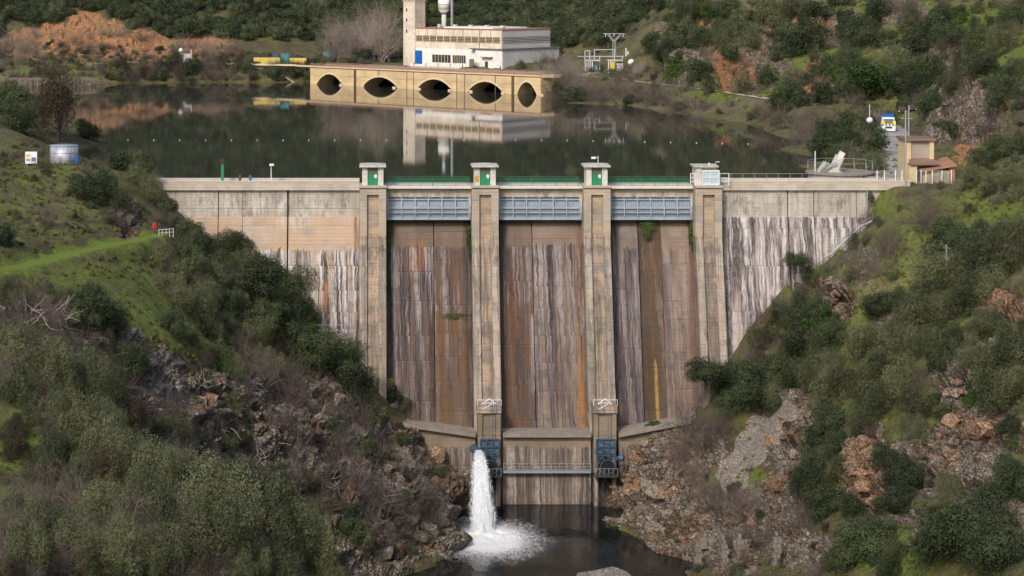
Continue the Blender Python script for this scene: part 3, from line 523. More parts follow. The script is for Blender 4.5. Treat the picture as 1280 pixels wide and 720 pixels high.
for i, (a, b) in enumerate(bays):
    MB().box(a, b, 299.3, 304.3, -.62, -.22).build('bridge_deck', mDeckW, dam)
    MB().box(a, b, 300.2, 301.0, -2.0, -.62).build('bridge_beam', mUp, dam)
    rl = MB()
    for zz in (.1, .42, .74): rl.beam((a, 304, zz), (b, 304, zz), .06)
    n = 44
    for k in range(n): rl.beam((a+(b-a)*(k+.5)/n, 304, -.2), (a+(b-a)*(k+.5)/n, 304, .72), .045 if k % 6 else .1)
    rl.build('green_railing', mGreenRail, dam, kind='stuff')
    rl = MB()
    for zz in (.1, .42, .74): rl.beam((a, 299.5, zz), (b, 299.5, zz), .05)
    for k in range(n): rl.beam((a+(b-a)*k/n, 299.5, -.2), (a+(b-a)*k/n, 299.5, .72), .03 if k % 6 else .08)
    rl.build('green_railing', mGreenRail, dam, kind='stuff')
    gt = empty('spillway_gate', (0, 0, 0)); gt.parent = dam; gt.location = Vector(((a+b)/2, 301, -5))-dam.location
    k = MB(); n = 10
    prof = [(301.0-.9*math.sin(math.pi*t/n*.5+.2)-.0, -1.95-3.3*t/n) for t in range(n+1)]
    k.prismx(prof+[(y+.12, z) for y, z in prof[::-1]], a+.12, b-.12); k.build('gate_plate', mGate, gt)
    def gy(z): t = (-1.95-z)/3.3*n; return 301.0-.9*math.sin(math.pi*t/n*.5+.2)
    for zz, hh in ((-2.35, .2), (-3.55, .3), (-5.15, .4), (-4.3, .12)):
        MB().box(a+.1, b-.1, gy(zz)-.45, gy(zz), zz-hh/2, zz+hh/2).build('gate_beam', mGate, gt)
    for q_ in range(7):
        xx = a+.35+(b-a-.7)*q_/6; k = MB()
        for s_ in range(4):
            z0 = -2.0-3.2*s_/4; z1 = z0-.8; k.beam((xx, gy(z0)-.42, z0), (xx, gy(z1)-.42, z1), .14, .3)
        k.build('gate_rib', mWh if 0 else mGate, gt)
    k = MB()
    for q_ in range(42):
        xx = a+.2+(b-a-.4)*q_/41
        for s_ in range(3):
            z0 = -2.0-3.2*s_/3; z1 = z0-1.066; k.beam((xx, gy(z0)-.14, z0), (xx, gy(z1)-.14, z1), .06, .25)
    k.build('fine_rib', mGateD, gt, kind='stuff')
    for xx in (a+.16, b-.16): MB().beam((xx, 299.9, -5.2), (xx, 299.9, -2), .12).build('side_seal', mWh, gt)
    w_ = b-a
    if i < 2:
        m_ = a+w_*(.56 if i == 0 else .41)
        MB().prismx(chute_prof(0), a-.05, m_-.06).build('chute_panel', cols[i][0], dam); MB().prismx(chute_prof(.08), m_+.06, b+.05).build('chute_panel', cols[i][1], dam)
    else:
        MB().prismx(chute_prof(0), a-.05, 39.85).build('chute_panel', cols[i][0], dam); MB().prismx(chute_prof(.7), 39.85, 43.4).build('drain_channel', mB3c, dam); MB().prismx(chute_prof(.05), 43.4, b+.05).build('chute_panel', cols[i][1], dam)
    # the dark strip beside each pier comes from the chute colour bands
# ledges and toe walls
mLedge = plain('ledge_concrete', (.24, .21, .175), .95, var=.5)
MB().slope(4, 14.9, 287.7, 291.5, -33.6, -33.1, -35.2, -34.65).build('toe_ledge', mLedge, dam)
MB().box(18.85, 31.55, 287.7, 291.5, -35.2, -34.65).build('toe_ledge', mLedge, dam)
MB().slope(35.5, 46, 287.7, 291.5, -35.2, -34.6, -33.2, -32.65).build('toe_ledge', mLedge, dam)
MB().slope(3, 14.9, 288.5, 295, -48, -33.6, -48, -35.2).build('toe_wall', mLow, dam)
MB().box(18.85, 31.55, 288.5, 295, -48, -35.2).build('toe_wall', mLow, dam); MB().slope(35.5, 47, 288.6, 295, -48, -35.2, -48, -33.2).build('toe_wall', mLow, dam)
MB().box(18.85, 31.5, 287.5, 288.5, -40.3, -39.95).build('toe_walkway', mSteel, dam)
k = MB(); 
for zz in (-39.4, -38.9): k.beam((18.9, 287.6, zz), (31.5, 287.6, zz), .05)
for q_ in range(12): k.beam((18.9+q_*1.145, 287.6, -40), (18.9+q_*1.145, 287.6, -38.9), .06)
k.build('walkway_railing', mSteel, dam)
k = MB(); k.box(41, 45.6, 286.8, 287.5, -36.2, -35.95)
for zz in (-35.3, -34.9): k.beam((41, 286.9, zz), (45.6, 286.9, zz), .06)
for q_ in range(6): k.beam((41+q_*.92, 286.9, -36), (41+q_*.92, 286.9, -34.9), .07)
k.build('service_platform', mSteel, dam)
# outlet towers under the second and third pier
for i in (1, 2):
    x = PC[i]; t = empty('outlet_tower', (0, 0, 0)); t.parent = dam; t.location = Vector((x, 288, -45))-dam.location
    for sx in (-1, 1):
        xs = sorted((x+sx*1.0, x+sx*1.62)); MB().box(*xs, 287.4, 292, -48, -31.7).build('tower_wall', mLow, t)
    MB().box(x-1.0, x+1.0, 287.75, 292, -40.2, -31.7).build('tower_wall', mLow, t)
    MB().box(x-1.0, x+1.0, 289.6, 292, -48, -40.3).build('gap_shade_block', mDark, t)  # dark block paints the shade in the gap between the tower walls
    MB().box(x-1.72, x+1.72, 287.15, 292.5, -31.6, -30.6).build('tower_head', mP, t)
    k = MB(); k.beam((x-1, 287.6, -30.4), (x, 287.6, -29.6), .12); k.beam((x+1, 287.6, -30.4), (x, 287.6, -29.6), .12); k.beam((x-1, 287.6, -30.2), (x+1, 287.6, -30.2), .1); k.beam((x-.9, 287.1, -31), (x+.4, 287.1, -30.2), .1)
    for xx in (-1.7, -.6, .6, 1.7): k.beam((x+xx, 287.05, -30.5), (x+xx, 287.05, -29.6), .06)
    k.beam((x-1.7, 287.05, -29.65), (x+1.7, 287.05, -29.65), .06); k.build('hoist_frame', mWh, t)
    k = MB()
    for sx in (-.25, .25): k.beam((x+.5+sx, 287.3, -31.8), (x+.5+sx, 287.3, -39.6), .05)
    for q_ in range(26): k.beam((x+.25, 287.3, -32-q_*.3), (x+.75, 287.3, -32-q_*.3), .05)
    k.build('ladder', mSteel, t)
    k = MB()
    for xx in (-1.3, -.4, .45, 1.35): k.beam((x+xx, 286.6, -35.2), (x+xx, 286.6, -40.1), .13)
    for zz in (-35.2, -36.3, -37.5, -38.6, -40.1): k.beam((x-1.35, 286.6, zz), (x+1.4, 286.6, zz), .11)
    for q_ in range(3):
        k.beam((x-1.3, 286.62, -35.2-q_*1.15), (x+1.35, 286.62, -36.3-q_*1.15), .08)
        for xx in (-1.3, 1.35): k.beam((x+xx, 286.6, -35.3-q_*1.2), (x+xx, 288, -35.3-q_*1.2), .1)
    k.build('blue_steel_frame', mBlue, t)
    k = MB(); k.box(x-1.35, x+1.4, 286.9, 287.3, -37.4, -35.3); k.build('blue_valve_box', plain('worn_blue_sheet', (.075, .11, .15), .7, var=.8), t)
    MB().box(x-1.7, x+1.7, 285.6, 287.6, -40.45, -40.15).build('outlet_platform', mDark, t)
    k = MB(); k.tube([(x+.15, 287.4, -38.95), (x+.15, 285.7, -38.95)], [1.0, 1.0], 20); k.build('outlet_pipe', plain('black_pipe', (.012, .012, .013), .5), t, smooth=False)
    k = MB()
    for q_ in range(20):
        a0 = 2*math.pi*q_/20; a1 = 2*math.pi*(q_+1)/20
        k.beam((x+.15+1.02*math.cos(a0), 285.65, -38.95+1.02*math.sin(a0)), (x+.15+1.02*math.cos(a1), 285.65, -38.95+1.02*math.sin(a1)), .12)
    k.build('pipe_flange', mBlue, t)
    k = MB()
    for q_ in range(6): k.beam((x-1.6+q_*.64, 285.7, -40.2), (x-1.6+q_*.64, 285.7, -39.2), .06)
    k.beam((x-1.6, 285.7, -39.2), (x+1.6, 285.7, -39.2), .06); k.build('platform_railing', mSteel, t)
x = PC[2]; k = MB(); k.tube([(x+1.7, 286.5, -38), (x+2.1, 286, -37.7), (x+2.5, 285.8, -37.7)], [.35, .5, .45], 10); k.build('blue_valve', mBlue, dam)
x = PC[1]; k = MB(); k.tube([(x-2.2, 288.5, -36.9), (x-1.7, 286.0, -36.9)], [.6, .6], 14); k.build('jet_nozzle', mBlue, dam)
# moss hanging in the corners is built with the plants
# water jet
def jetmat():
    g = G('white_water'); p = g.pos(); X, Y_, Z_ = g.xyz(p)
    n = g.noise(g.vec(g.m('MULTIPLY', X, 3.2), Y_, g.m('MULTIPLY', Z_, .45)), 1.4, 5, .7); c = g.mix(g.st(n, .38, .6), (.52, .57, .63, 1), (.88, .90, .92, 1))
    g.bump(n, .8, .25); return g.col(c, .45)
mJet = jetmat()
sx0 = 15.25
def shell(name, mat, scale, amp, sd, nseg=60, nr=44):
    V = []; Fc = []
    t = np.linspace(0, 1, nseg+1)[:, None]*np.ones((1, nr)); a = (2*np.pi*np.arange(nr)/nr)[None]*np.ones((nseg+1, 1))
    yy = 285.8-12.2*t**.62; zz = -36.75-8.4*t**1.15+.25*np.sin(np.minimum(t*8, np.pi)); r = (.52+.92*t**.6)*scale
    nz = fbm(sd+2.4*np.cos(a), 7+zz*.45+2.4*np.sin(a), 5); rr = r*(1+amp*nz*np.minimum(1, t*2+.15))
    v = np.stack([sx0-.1*t+rr*np.cos(a), yy+rr*np.sin(a)*.8, zz+rr*.35*np.sin(a)], -1).reshape(-1, 3)
    i_ = np.arange((nseg+1)*nr).reshape(nseg+1, nr); q = np.stack([i_[:-1], np.roll(i_, -1, 1)[:-1], np.roll(i_, -1, 1)[1:], i_[1:]], -1).reshape(-1, 4)
    return npmesh(name, v, q, mat, True)
jet = link('water_jet', shell('water_jet', mJet, .86, .28, 6)); tag(jet, 'tall white jet of water falling from the outlet beside the second pier into the river', 'water jet')
for sc1_, thr in ((1.04, .45), (1.2, .54), (1.36, .60)):
    g = G('torn_water'); X, Y_, Z_ = g.xyz(g.pos()); n = g.noise(g.vec(g.m('MULTIPLY', X, 3.0), g.m('MULTIPLY', Y_, 1.2), g.m('MULTIPLY', Z_, .5)), 1.6, 6, .75, .4)
    g.put(g.b.inputs['Alpha'], g.m('MULTIPLY', g.st(n, thr-.08, thr+.10), .8)); g.col((.80, .84, .88, 1), .5); o = link('water_veil', shell('water_veil', g.mat, sc1_, .45, 9+sc1_)); o.parent = jet
# loose droplets round the jet and the splash
n = 12000; t = rng.random(n)**.6; a = rng.random(n)*2*np.pi
yy = 285.8-12.2*t**.62; zz = -36.75-8.4*t**1.15; r = (.52+.92*t**.6)*(.95+rng.random(n)**3*.7)
px_ = sx0+r*np.cos(a); py_ = yy+r*np.sin(a)*.8; pz_ = zz+rng.random(n)*.4; sz = .010+.022*rng.random(n)
m2 = 16000; rad = np.abs(rng.normal(0, 1.9, m2)); a2 = rng.random(m2)*2*np.pi
px_ = np.concatenate([px_, sx0+rad*np.cos(a2)*1.25]); py_ = np.concatenate([py_, 273.6+rad*np.sin(a2)*.9]); pz_ = np.concatenate([pz_, -45+np.abs(rng.normal(0, 1, m2))*np.exp(-rad/2.4)*1.5]); sz = np.concatenate([sz, .008+.018*rng.random(m2)])
cc = np.stack([px_, py_, pz_], 1); N_ = len(cc); off = rng.normal(0, 1, (N_, 3, 3)); off /= np.linalg.norm(off, axis=2, keepdims=True)
vv = cc[:, None]+off*sz[:, None, None]; sp = link('spray_droplet', npmesh('spray_droplet', vv.reshape(-1, 3), np.arange(N_*3).reshape(-1, 3), mJet)); sp.parent = jet; tag(sp, kind='stuff')
# foam on the river: a lumpy sheet with holes
g = G('river_foam'); p = g.pos(); X, Y_, _z = g.xyz(p); dx = g.m('DIVIDE', g.m('SUBTRACT', X, sx0+.3), 9.5); dy = g.m('DIVIDE', g.m('SUBTRACT', Y_, 270.5), 13)
dd = g.m('SQRT', g.m('ADD', g.m('MULTIPLY', dx, dx), g.m('MULTIPLY', dy, dy))); nn = g.noise(g.n('ShaderNodeMapping', 0, {0: p, 'Scale': (1, .5, 1)}), 1.15, 7, .72, .6)
n8 = g.noise(g.n('ShaderNodeMapping', 0, {0: p, 'Scale': (2.2, .9, 1)}), 2.2, 5, .75, .8); al = g.m('MULTIPLY', g.st(g.m('SUBTRACT', g.m('ADD', nn, .40), g.m('MULTIPLY', dd, 1.0)), -.08, .42), g.m('ADD', g.st(n8, .28, .72), g.st(dd, .2, .65, 1, 0)), clamp=True); g.put(g.b.inputs['Alpha'], al); g.bump(nn, .7, .3); g.col((.78, .80, .82, 1), .6)
xs_ = np.linspace(sx0-11, sx0+11, 80); ys_ = np.linspace(257, 286, 80); fx, fy = np.meshgrid(xs_, ys_)
rr = np.hypot((fx-sx0)/1.2, (fy-273.4)/1.0); fz = -44.97+np.exp(-rr/1.9)*(.75+fbm(fx*1.2, fy*1.2, 4)*1.2).clip(0)+.02*np.maximum(fbm(fx*.8, fy*.8, 3), 0)
ii = np.arange(6400).reshape(80, 80); qq = np.stack([ii[:-1, :-1], ii[:-1, 1:], ii[1:, 1:], ii[1:, :-1]], -1).reshape(-1, 4)
fo = link('foam', npmesh('foam', np.stack([fx, fy, fz], -1).reshape(-1, 3), qq, g.mat, True)); fo.parent = jet; tag(fo, kind='stuff')

g = G('splash_mist'); g.t.links.remove(g.out.inputs[0].links[0]); pv = g.N.new('ShaderNodeVolumePrincipled'); pv.inputs['Color'].default_value = (.95, .96, 1, 1); pv.inputs['Anisotropy'].default_value = .2
dv = g.n('ShaderNodeVectorMath', 1, {0: g.pos(), 1: (sx0, 273.0, -44.6)}, operation='DISTANCE'); nn = g.noise(g.pos(), .9, 4, .65)
g.put(pv.inputs['Density'], g.m('MULTIPLY', g.st(g.m('ADD', dv, g.m('MULTIPLY', g.m('SUBTRACT', nn, .5), 3.)), .6, 3.9, 1, 0), .75)); g.t.links.new(pv.outputs[0], g.out.inputs[1])
mm = MB(); mm.ball((0, 0, 0), 1, 12); mi = mm.build('mist', g.mat, None, True); mi.location = (sx0, 273.0, -44.5); mi.scale = (4.6, 4.4, 3.4); mi.parent = jet; tag(mi, kind='stuff')
# ------------------------------------------------------------ plants
def leafmat(name, dark, lite, trans=.15, twig=False):
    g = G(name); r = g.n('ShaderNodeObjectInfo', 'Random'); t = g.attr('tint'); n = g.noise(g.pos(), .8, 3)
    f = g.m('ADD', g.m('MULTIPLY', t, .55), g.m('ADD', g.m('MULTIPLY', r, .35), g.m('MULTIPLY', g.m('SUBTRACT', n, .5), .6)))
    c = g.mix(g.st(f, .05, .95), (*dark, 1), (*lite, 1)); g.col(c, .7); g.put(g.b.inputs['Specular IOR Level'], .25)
    if not twig:
        tr = g.n('ShaderNodeBsdfTranslucent', 0, {0: c}); ms = g.N.new('ShaderNodeMixShader'); ms.inputs[0].default_value = trans
        g.t.links.new(g.b.outputs[0], ms.inputs[1]); g.t.links.new(tr, ms.inputs[2]); g.t.links.new(ms.outputs[0], g.out.inputs[0])
    return g.mat
mOak = leafmat('oak_leaves', (.017, .027, .014), (.088, .118, .050)); mOlv = leafmat('olive_leaves', (.030, .040, .018), (.185, .200, .100))
mGrn = leafmat('green_leaves', (.020, .045, .010), (.075, .130, .022)); mTwg = leafmat('bare_twigs', (.050, .040, .036), (.190, .155, .135), twig=True)
mPal = leafmat('pale_twigs', (.16, .13, .10), (.34, .29, .23), twig=True); mBrn = leafmat('brown_leaves', (.030, .024, .016), (.085, .068, .040)); mBark = plain('bark', (.07, .058, .048), .95, var=.4)
mDead = plain('dead_wood', (.34, .30, .27), .9, var=.4)
def quads(c, nrm, s, r_, asp=1.):
    N = len(c); a = r_.normal(0, 1, (N, 3)); a -= nrm*(a*nrm).sum(1, keepdims=True)*.8; a /= np.linalg.norm(a, axis=1, keepdims=True)
    b = np.cross(nrm, a); b /= np.linalg.norm(b, axis=1, keepdims=True)+1e-9
    s = s[:, None]; v = np.stack([c-a*s, c+b*s*.6*asp, c+a*s, c-b*s*.6*asp], 1); return v.reshape(-1, 3)
def crown(seed, nl, n, leaf, kind='round'):
    r_ = np.random.default_rng(seed); lob = []
    for k in range(nl):
        if k == 0: lob.append((0, 0, .62, .5)); continue
        a = r_.random()*6.283; rad = math.sqrt(r_.random())*.72; z = .28+r_.random()*(1.05-.55*rad)
        lob.append((rad*math.cos(a), rad*math.sin(a), z, .20+.22*r_.random()))
    lob = np.array(lob); wgt = lob[:, 3]**2; wgt /= wgt.sum(); li = r_.choice(len(lob), n, p=wgt)
    d = r_.normal(0, 1, (n, 3)); d[:, 2] = np.where(r_.random(n) < .35, np.abs(d[:, 2]), d[:, 2]); d /= np.linalg.norm(d, axis=1, keepdims=True)
    lump = 1+.22*np.sin(d[:, 0]*7+li)*np.sin(d[:, 1]*6+li*2)+.15*np.sin(d[:, 2]*9+li)
    rr = lob[li, 3]*lump*(.72+.36*r_.random(n)**.6); stray = r_.random(n) < .06; rr = np.where(stray, rr*1.25, rr)
    if kind == 'up': d = d*np.array([.8, .8, 1.25])
    c = lob[li, :3]+d*rr[:, None]; c[:, 2] = np.abs(c[:, 2])
    nr = d+r_.normal(0, .33, (n, 3)); nr /= np.linalg.norm(nr, axis=1, keepdims=True)
    v = quads(c, nr, leaf*(.6+.8*r_.random(n)), r_, .9 if kind != 'up' else .55)
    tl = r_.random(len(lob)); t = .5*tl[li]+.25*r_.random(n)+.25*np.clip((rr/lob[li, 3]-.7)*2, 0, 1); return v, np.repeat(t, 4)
def branches(seed, n0, spread, height, lv=3, r0=.02, pieces=3, upr=.6):
    r_ = np.random.default_rng(seed); V = []; T = []
    def seg(p, q, ra, rb):
        d = q-p; L = np.linalg.norm(d); d = d/(L+1e-9); a = np.cross(d, [0, 0, 1.] if abs(d[2]) < .9 else [1., 0, 0]); a /= np.linalg.norm(a); b = np.cross(d, a)
        for (s, t) in ((a, b), (b, a)): V.append([p-s*ra, p+s*ra, q+s*rb, q-s*rb])
    def grow(p, d, L, r, l):
        tl = .3+.7*r_.random()
        for k in range(pieces):
            d2 = d+r_.normal(0, .22, 3); d2 /= np.linalg.norm(d2); q = p+d2*L/pieces; seg(p, q, r, r*.8); r *= .8; T.append(tl)
            T.append(tl); p = q; d = d2
            if l > 0:
                for _ in range(2 if l > 1 else 3):
                    e = d+r_.normal(0, .6, 3)+np.array([0, 0, .15*upr]); e /= np.linalg.norm(e); grow(p, e, L*(.5+.25*r_.random()), r*.6, l-1)
    for k in range(n0):
        a = r_.random()*6.283; e = np.array([math.cos(a)*spread*r_.random(), math.sin(a)*spread*r_.random(), upr+.5*r_.random()]); e /= np.linalg.norm(e)
        grow(np.array([math.cos(a)*.06, math.sin(a)*.06, -.05]), e, height*(.45+.35*r_.random()), r0, lv)
    v = np.array(V).reshape(-1, 3); t = np.repeat(np.array(T), 4); return v, t
def qmesh(name, v, t, mat): return npmesh(name, v, np.arange(len(v)).reshape(-1, 4), mat, False, {'tint': t})
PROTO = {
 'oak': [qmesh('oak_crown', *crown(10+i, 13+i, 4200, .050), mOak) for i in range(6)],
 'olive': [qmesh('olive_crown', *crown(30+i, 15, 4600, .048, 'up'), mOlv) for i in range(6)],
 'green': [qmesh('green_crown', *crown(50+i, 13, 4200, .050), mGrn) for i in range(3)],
 'brown': [qmesh('brown_crown', *crown(60+i, 16, 4200, .045, 'up'), mBrn) for i in range(3)],
 'twig': [qmesh('twig_bush', *branches(70+i, 15, 1.3, 1.5, 2, .016, 3), mTwg) for i in range(5)],
 'pale': [qmesh('pale_bush', *branches(80+i, 13, 1.2, 1.5, 2, .017, 3), mPal) for i in range(3)],
}
BIG = {'oak': [qmesh('oak_crown_fine', *crown(110+i, 26, 13000, .027), mOak) for i in range(3)], 'olive': [qmesh('olive_crown_fine', *crown(130+i, 28, 13000, .028, 'up'), mOlv) for i in range(4)], 'brown': [qmesh('brown_crown_fine', *crown(160+i, 26, 12000, .030, 'up'), mBrn) for i in range(2)]}
NAMES = {'oak': ('evergreen_bush', 'bush', 'dark green oak bush'), 'olive': ('olive_bush', 'bush', 'grey green feathery bush'), 'green': ('bright_bush', 'bush', 'fresh green leafy bush'),
         'brown': ('brownish_bush', 'bush', 'thin brownish green bush'), 'twig': ('bare_shrub', 'shrub', 'leafless grey brown shrub'), 'pale': ('pale_shrub', 'shrub', 'leafless straw coloured shrub')}
LM = [(80, 195, 'the round steel water tank'), (39, 198, 'the white notice board'), (193, 290, 'the person in red'), (260, 235, 'the left dam end'), (60, 325, 'the grassy path'), (330, 340, 'the big spreading oak'), (405, 415, 'the two white tanks'),
      (460, 450, 'the first pier foot'), (598, 610, 'the water jet'), (545, 540, 'the left toe ledge end'), (240, 500, 'the red brown rock face'), (420, 600, 'the tangle of dead branches'), (270, 640, 'the largest foreground bush'), (20, 550, 'the bright left edge meadow'),
      (1000, 310, 'the lone right wing tree'), (1150, 205, 'the gatehouse'), (1132, 250, 'the tall gatehouse pole'), (1183, 325, 'the small slope pole'), (880, 485, 'the leaning gorge tree'), (930, 560, 'the scree chute'), (1045, 378, 'the small orange outcrop'),
      (1085, 590, 'the tall orange cliff'), (1200, 560, 'the broad ochre cliff'), (1260, 385, 'the right edge crag'), (1143, 650, 'the lone masonry pillar'), (910, 690, 'the ruined mill'), (820, 600, 'the toe wall rocks'), (1085, 98, 'the round bright green tree'), (1111, 155, 'the parked rescue truck'), (1040, 210, 'the raking machine'),
      (900, 90, 'the orange slope'), (760, 80, 'the electrical substation'), (600, 60, 'the power house'), (455, 60, 'the tall bare trees'), (540, 100, 'the arched bridge'), (350, 75, 'the yellow wall'), (240, 72, 'the small grey shed'), (170, 50, 'the orange earth bank'), (80, 100, 'the strip of reeds'), (1220, 140, 'the grey gatehouse crag'), (1030, 20, 'the right mountain top'), (1260, 30, 'the top right corner'), (1240, 260, 'the sunny gatehouse meadow')]
def where(px, py):
    d2, a, b, t = min(((px-a)**2+(py-b)**2, a, b, t) for a, b, t in LM); dx, dy = px-a, py-b; ax, ay = abs(dx), abs(dy)
    if math.sqrt(d2) < 10: s = 'growing at'
    elif ax > 2.2*ay: s = 'left of' if dx < 0 else 'right of'
    elif ay > 2.2*ax: s = 'above' if dy < 0 else 'below'
    else: s = ('up' if dy < 0 else 'down')+' and '+('left of' if dx < 0 else 'right of')
    return s+' '+t, t, math.sqrt(d2)
LAB = {}
def relabel():     # several alike at one landmark: say which by how near it stands
    ords = ['nearest', 'second', 'third', 'fourth', 'fifth', 'sixth', 'seventh', 'eighth', 'ninth', 'tenth', 'eleventh', 'twelfth', 'thirteenth', 'fourteenth', 'fifteenth', 'sixteenth', 'seventeenth', 'eighteenth', 'nineteenth', 'twentieth']
    for key, l in LAB.items():
        l.sort(key=lambda t: t[0])
        for i, (dd, o, desc, wt) in enumerate(l):
            o['label'] = desc+' '+wt if len(l) == 1 else (desc+', '+(('nearer' if i == 0 else 'farther')+' of two' if len(l) == 2 else ('farthest' if i == len(l)-1 else ords[min(i, 19)]+('' if i == 0 else ' nearest')))+', '+wt)
            if len(o['label'].split()) > 16: o['label'] = o['label'].replace('leafless ', '').replace('dark ', '').replace(' feathery', '').replace('angular ', '').replace('brown ', '').replace('grey ', '')
cnt = {}
def plant(kind, px, py, r, label=None, name=None, loc=None, sink=.25, hz=1., big=None):
    """a bush whose crown is centred at the pixel; it stands on the ground that is seen there"""
    if loc is None:
        loc = at(px, py+r*.45)
        if not (loc[1] == loc[1]): return None
        if loc[1] > 304 and loc[2] < -1.9: return None
    s = r*loc[1]/F
    if 283 < loc[1] < 300 and -32 < loc[0] < 80: yy = loc[1]-s*.6; xx = loc[0]*yy/loc[1]; loc = (xx, yy, min(float(gz(xx, yy))+s*.2, CZ-(py+r*.45-PY0)*yy/F))
    k = cnt.get(kind, 0); cnt[kind] = k+1
    pr = BIG[kind] if (kind in BIG and (big or r > 19)) else PROTO[kind]
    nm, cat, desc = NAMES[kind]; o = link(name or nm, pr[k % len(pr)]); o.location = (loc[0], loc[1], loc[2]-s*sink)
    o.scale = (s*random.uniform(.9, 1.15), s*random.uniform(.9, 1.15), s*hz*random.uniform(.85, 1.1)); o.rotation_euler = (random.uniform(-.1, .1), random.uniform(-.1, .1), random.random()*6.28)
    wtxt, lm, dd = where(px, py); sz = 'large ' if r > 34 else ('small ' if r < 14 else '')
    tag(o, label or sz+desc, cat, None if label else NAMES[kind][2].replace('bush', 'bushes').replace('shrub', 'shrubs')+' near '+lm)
    if not label: LAB.setdefault(sz+desc+wtxt, []).append((dd, o, sz+desc, wtxt))
    return o
PLANTS = []
def put(kind, *q):
    for t in q: PLANTS.append((kind, *t))
put('oak', (15, 128, 22), (18, 150, 24), (108, 165, 14), (135, 195, 18), (120, 188, 14), (150, 205, 14), (122, 240, 24), (100, 232, 14), (145, 253, 16), (5, 300, 14), (110, 390, 26), (140, 410, 24), (98, 375, 16), (165, 455, 22), (215, 405, 22), (205, 260, 12), (235, 295, 16), (255, 310, 18), (275, 330, 18),
    (325, 405, 22), (350, 400, 22), (300, 395, 20), (280, 380, 18), (390, 440, 26), (420, 455, 28), (440, 470, 24), (370, 430, 22), (75, 570, 26), (95, 600, 22), (250, 545, 14), (550, 590, 8), (455, 560, 12), (285, 555, 12), (232, 545, 12),
    (945, 450, 28), (965, 470, 30), (920, 465, 22), (985, 440, 24), (1000, 410, 26), (1010, 390, 20), (980, 390, 16), (940, 485, 24), (910, 500, 20), (905, 475, 20), (1000, 470, 24), (1030, 435, 22), (1045, 420, 20), (1190, 300, 22), (1215, 315, 22), (1170, 310, 14), (1230, 295, 18), (1100, 385, 20), (1120, 380, 16), (1150, 370, 16), (1180, 440, 22), (1195, 425, 16),
    (1010, 610, 24), (1035, 630, 24), (1020, 580, 20), (1050, 560, 20), (1040, 530, 22), (1065, 640, 18), (1130, 600, 26), (1125, 630, 20), (1110, 570, 18), (1180, 560, 18), (1195, 545, 16), (1215, 670, 44), (1250, 690, 40), (1180, 680, 36), (1270, 610, 26), (1250, 620, 20), (1075, 690, 30), (1095, 670, 24), (1050, 700, 20), (1260, 540, 16),
    (985, 120, 20), (975, 130, 16), (1005, 125, 14), (1010, 55, 26), (1070, 45, 24), (1085, 50, 20), (1045, 90, 20), (1060, 80, 18), (960, 100, 14), (1150, 60, 20), (1160, 90, 20), (1255, 120, 22), (1265, 25, 20), (1190, 50, 18), (1100, 20, 18), (1040, 180, 22), (1025, 190, 20), (1060, 165, 16), (1050, 195, 16), (1095, 185, 14), (1130, 110, 22), (1150, 115, 18), (1165, 135, 16), (1250, 190, 18), (1185, 165, 12), (870, 95, 14), (880, 50, 16), (910, 15, 18), (850, 30, 16), (1180, 20, 16), (1230, 85, 20), (830, 70, 16), (815, 60, 12))
put('olive', (180, 212, 22), (190, 240, 18), (172, 225, 14), (225, 380, 20), (245, 390, 22), (260, 370, 18), (320, 420, 24), (290, 465, 18), (265, 350, 18), (240, 340, 14), (200, 325, 16), (45, 590, 20), (110, 470, 30), (60, 460, 34), (20, 440, 32), (140, 500, 28), (20, 490, 26), (75, 510, 24), (105, 540, 36), (130, 570, 30), (170, 590, 34),
    (200, 600, 30), (230, 590, 30), (190, 640, 36), (260, 620, 50), (300, 640, 50), (330, 650, 42), (285, 680, 44), (240, 680, 40), (360, 680, 36), (390, 690, 34), (350, 710, 30), (60, 660, 34), (100, 690, 34), (30, 700, 30), (150, 700, 36), (20, 640, 28), (200, 700, 34), (410, 715, 24), (130, 640, 30),
    (1080, 500, 26), (1060, 480, 24), (1100, 470, 26), (1120, 450, 26), (1090, 430, 26), (1140, 420, 28), (1160, 400, 28), (1130, 490, 26), (1150, 510, 24), (1080, 530, 22), (1170, 350, 28), (1200, 345, 30), (1235, 330, 30), (1260, 320, 28), (1210, 380, 26), (1235, 365, 22), (1180, 390, 22), (1250, 470, 34), (1270, 440, 28), (1240, 500, 26), (1215, 450, 22), (1270, 490, 26), (1020, 460, 20), (1035, 500, 24), (1020, 480, 20), (970, 500, 22), (990, 505, 18), (1240, 410, 20), (1140, 540, 20), (1050, 590, 20), (1100, 510, 24), (1270, 290, 20),
    (1235, 240, 14), (1215, 225, 18), (1230, 205, 18), (1090, 205, 16), (1260, 230, 16), (1110, 150, 10), (1115, 85, 24), (1095, 110, 18), (1200, 100, 18), (1220, 60, 22), (960, 20, 22), (940, 50, 18), (1000, 15, 18), (860, 15, 18), (905, 50, 18), (1250, 60, 20), (1140, 30, 18), (1270, 90, 16), (930, 110, 14), (890, 110, 12), (1065, 115, 18), (840, 45, 14), (1170, 195, 10), (1275, 180, 14), (1145, 90, 14))
put('green', (380, 425, 16), (1045, 100, 12), (280, 460, 10), (880, 20, 10), (845, 90, 14), (1030, 400, 16), (1015, 415, 14), (1075, 105, 18), (1200, 25, 10), (440, 500, 9), (1215, 500, 12))
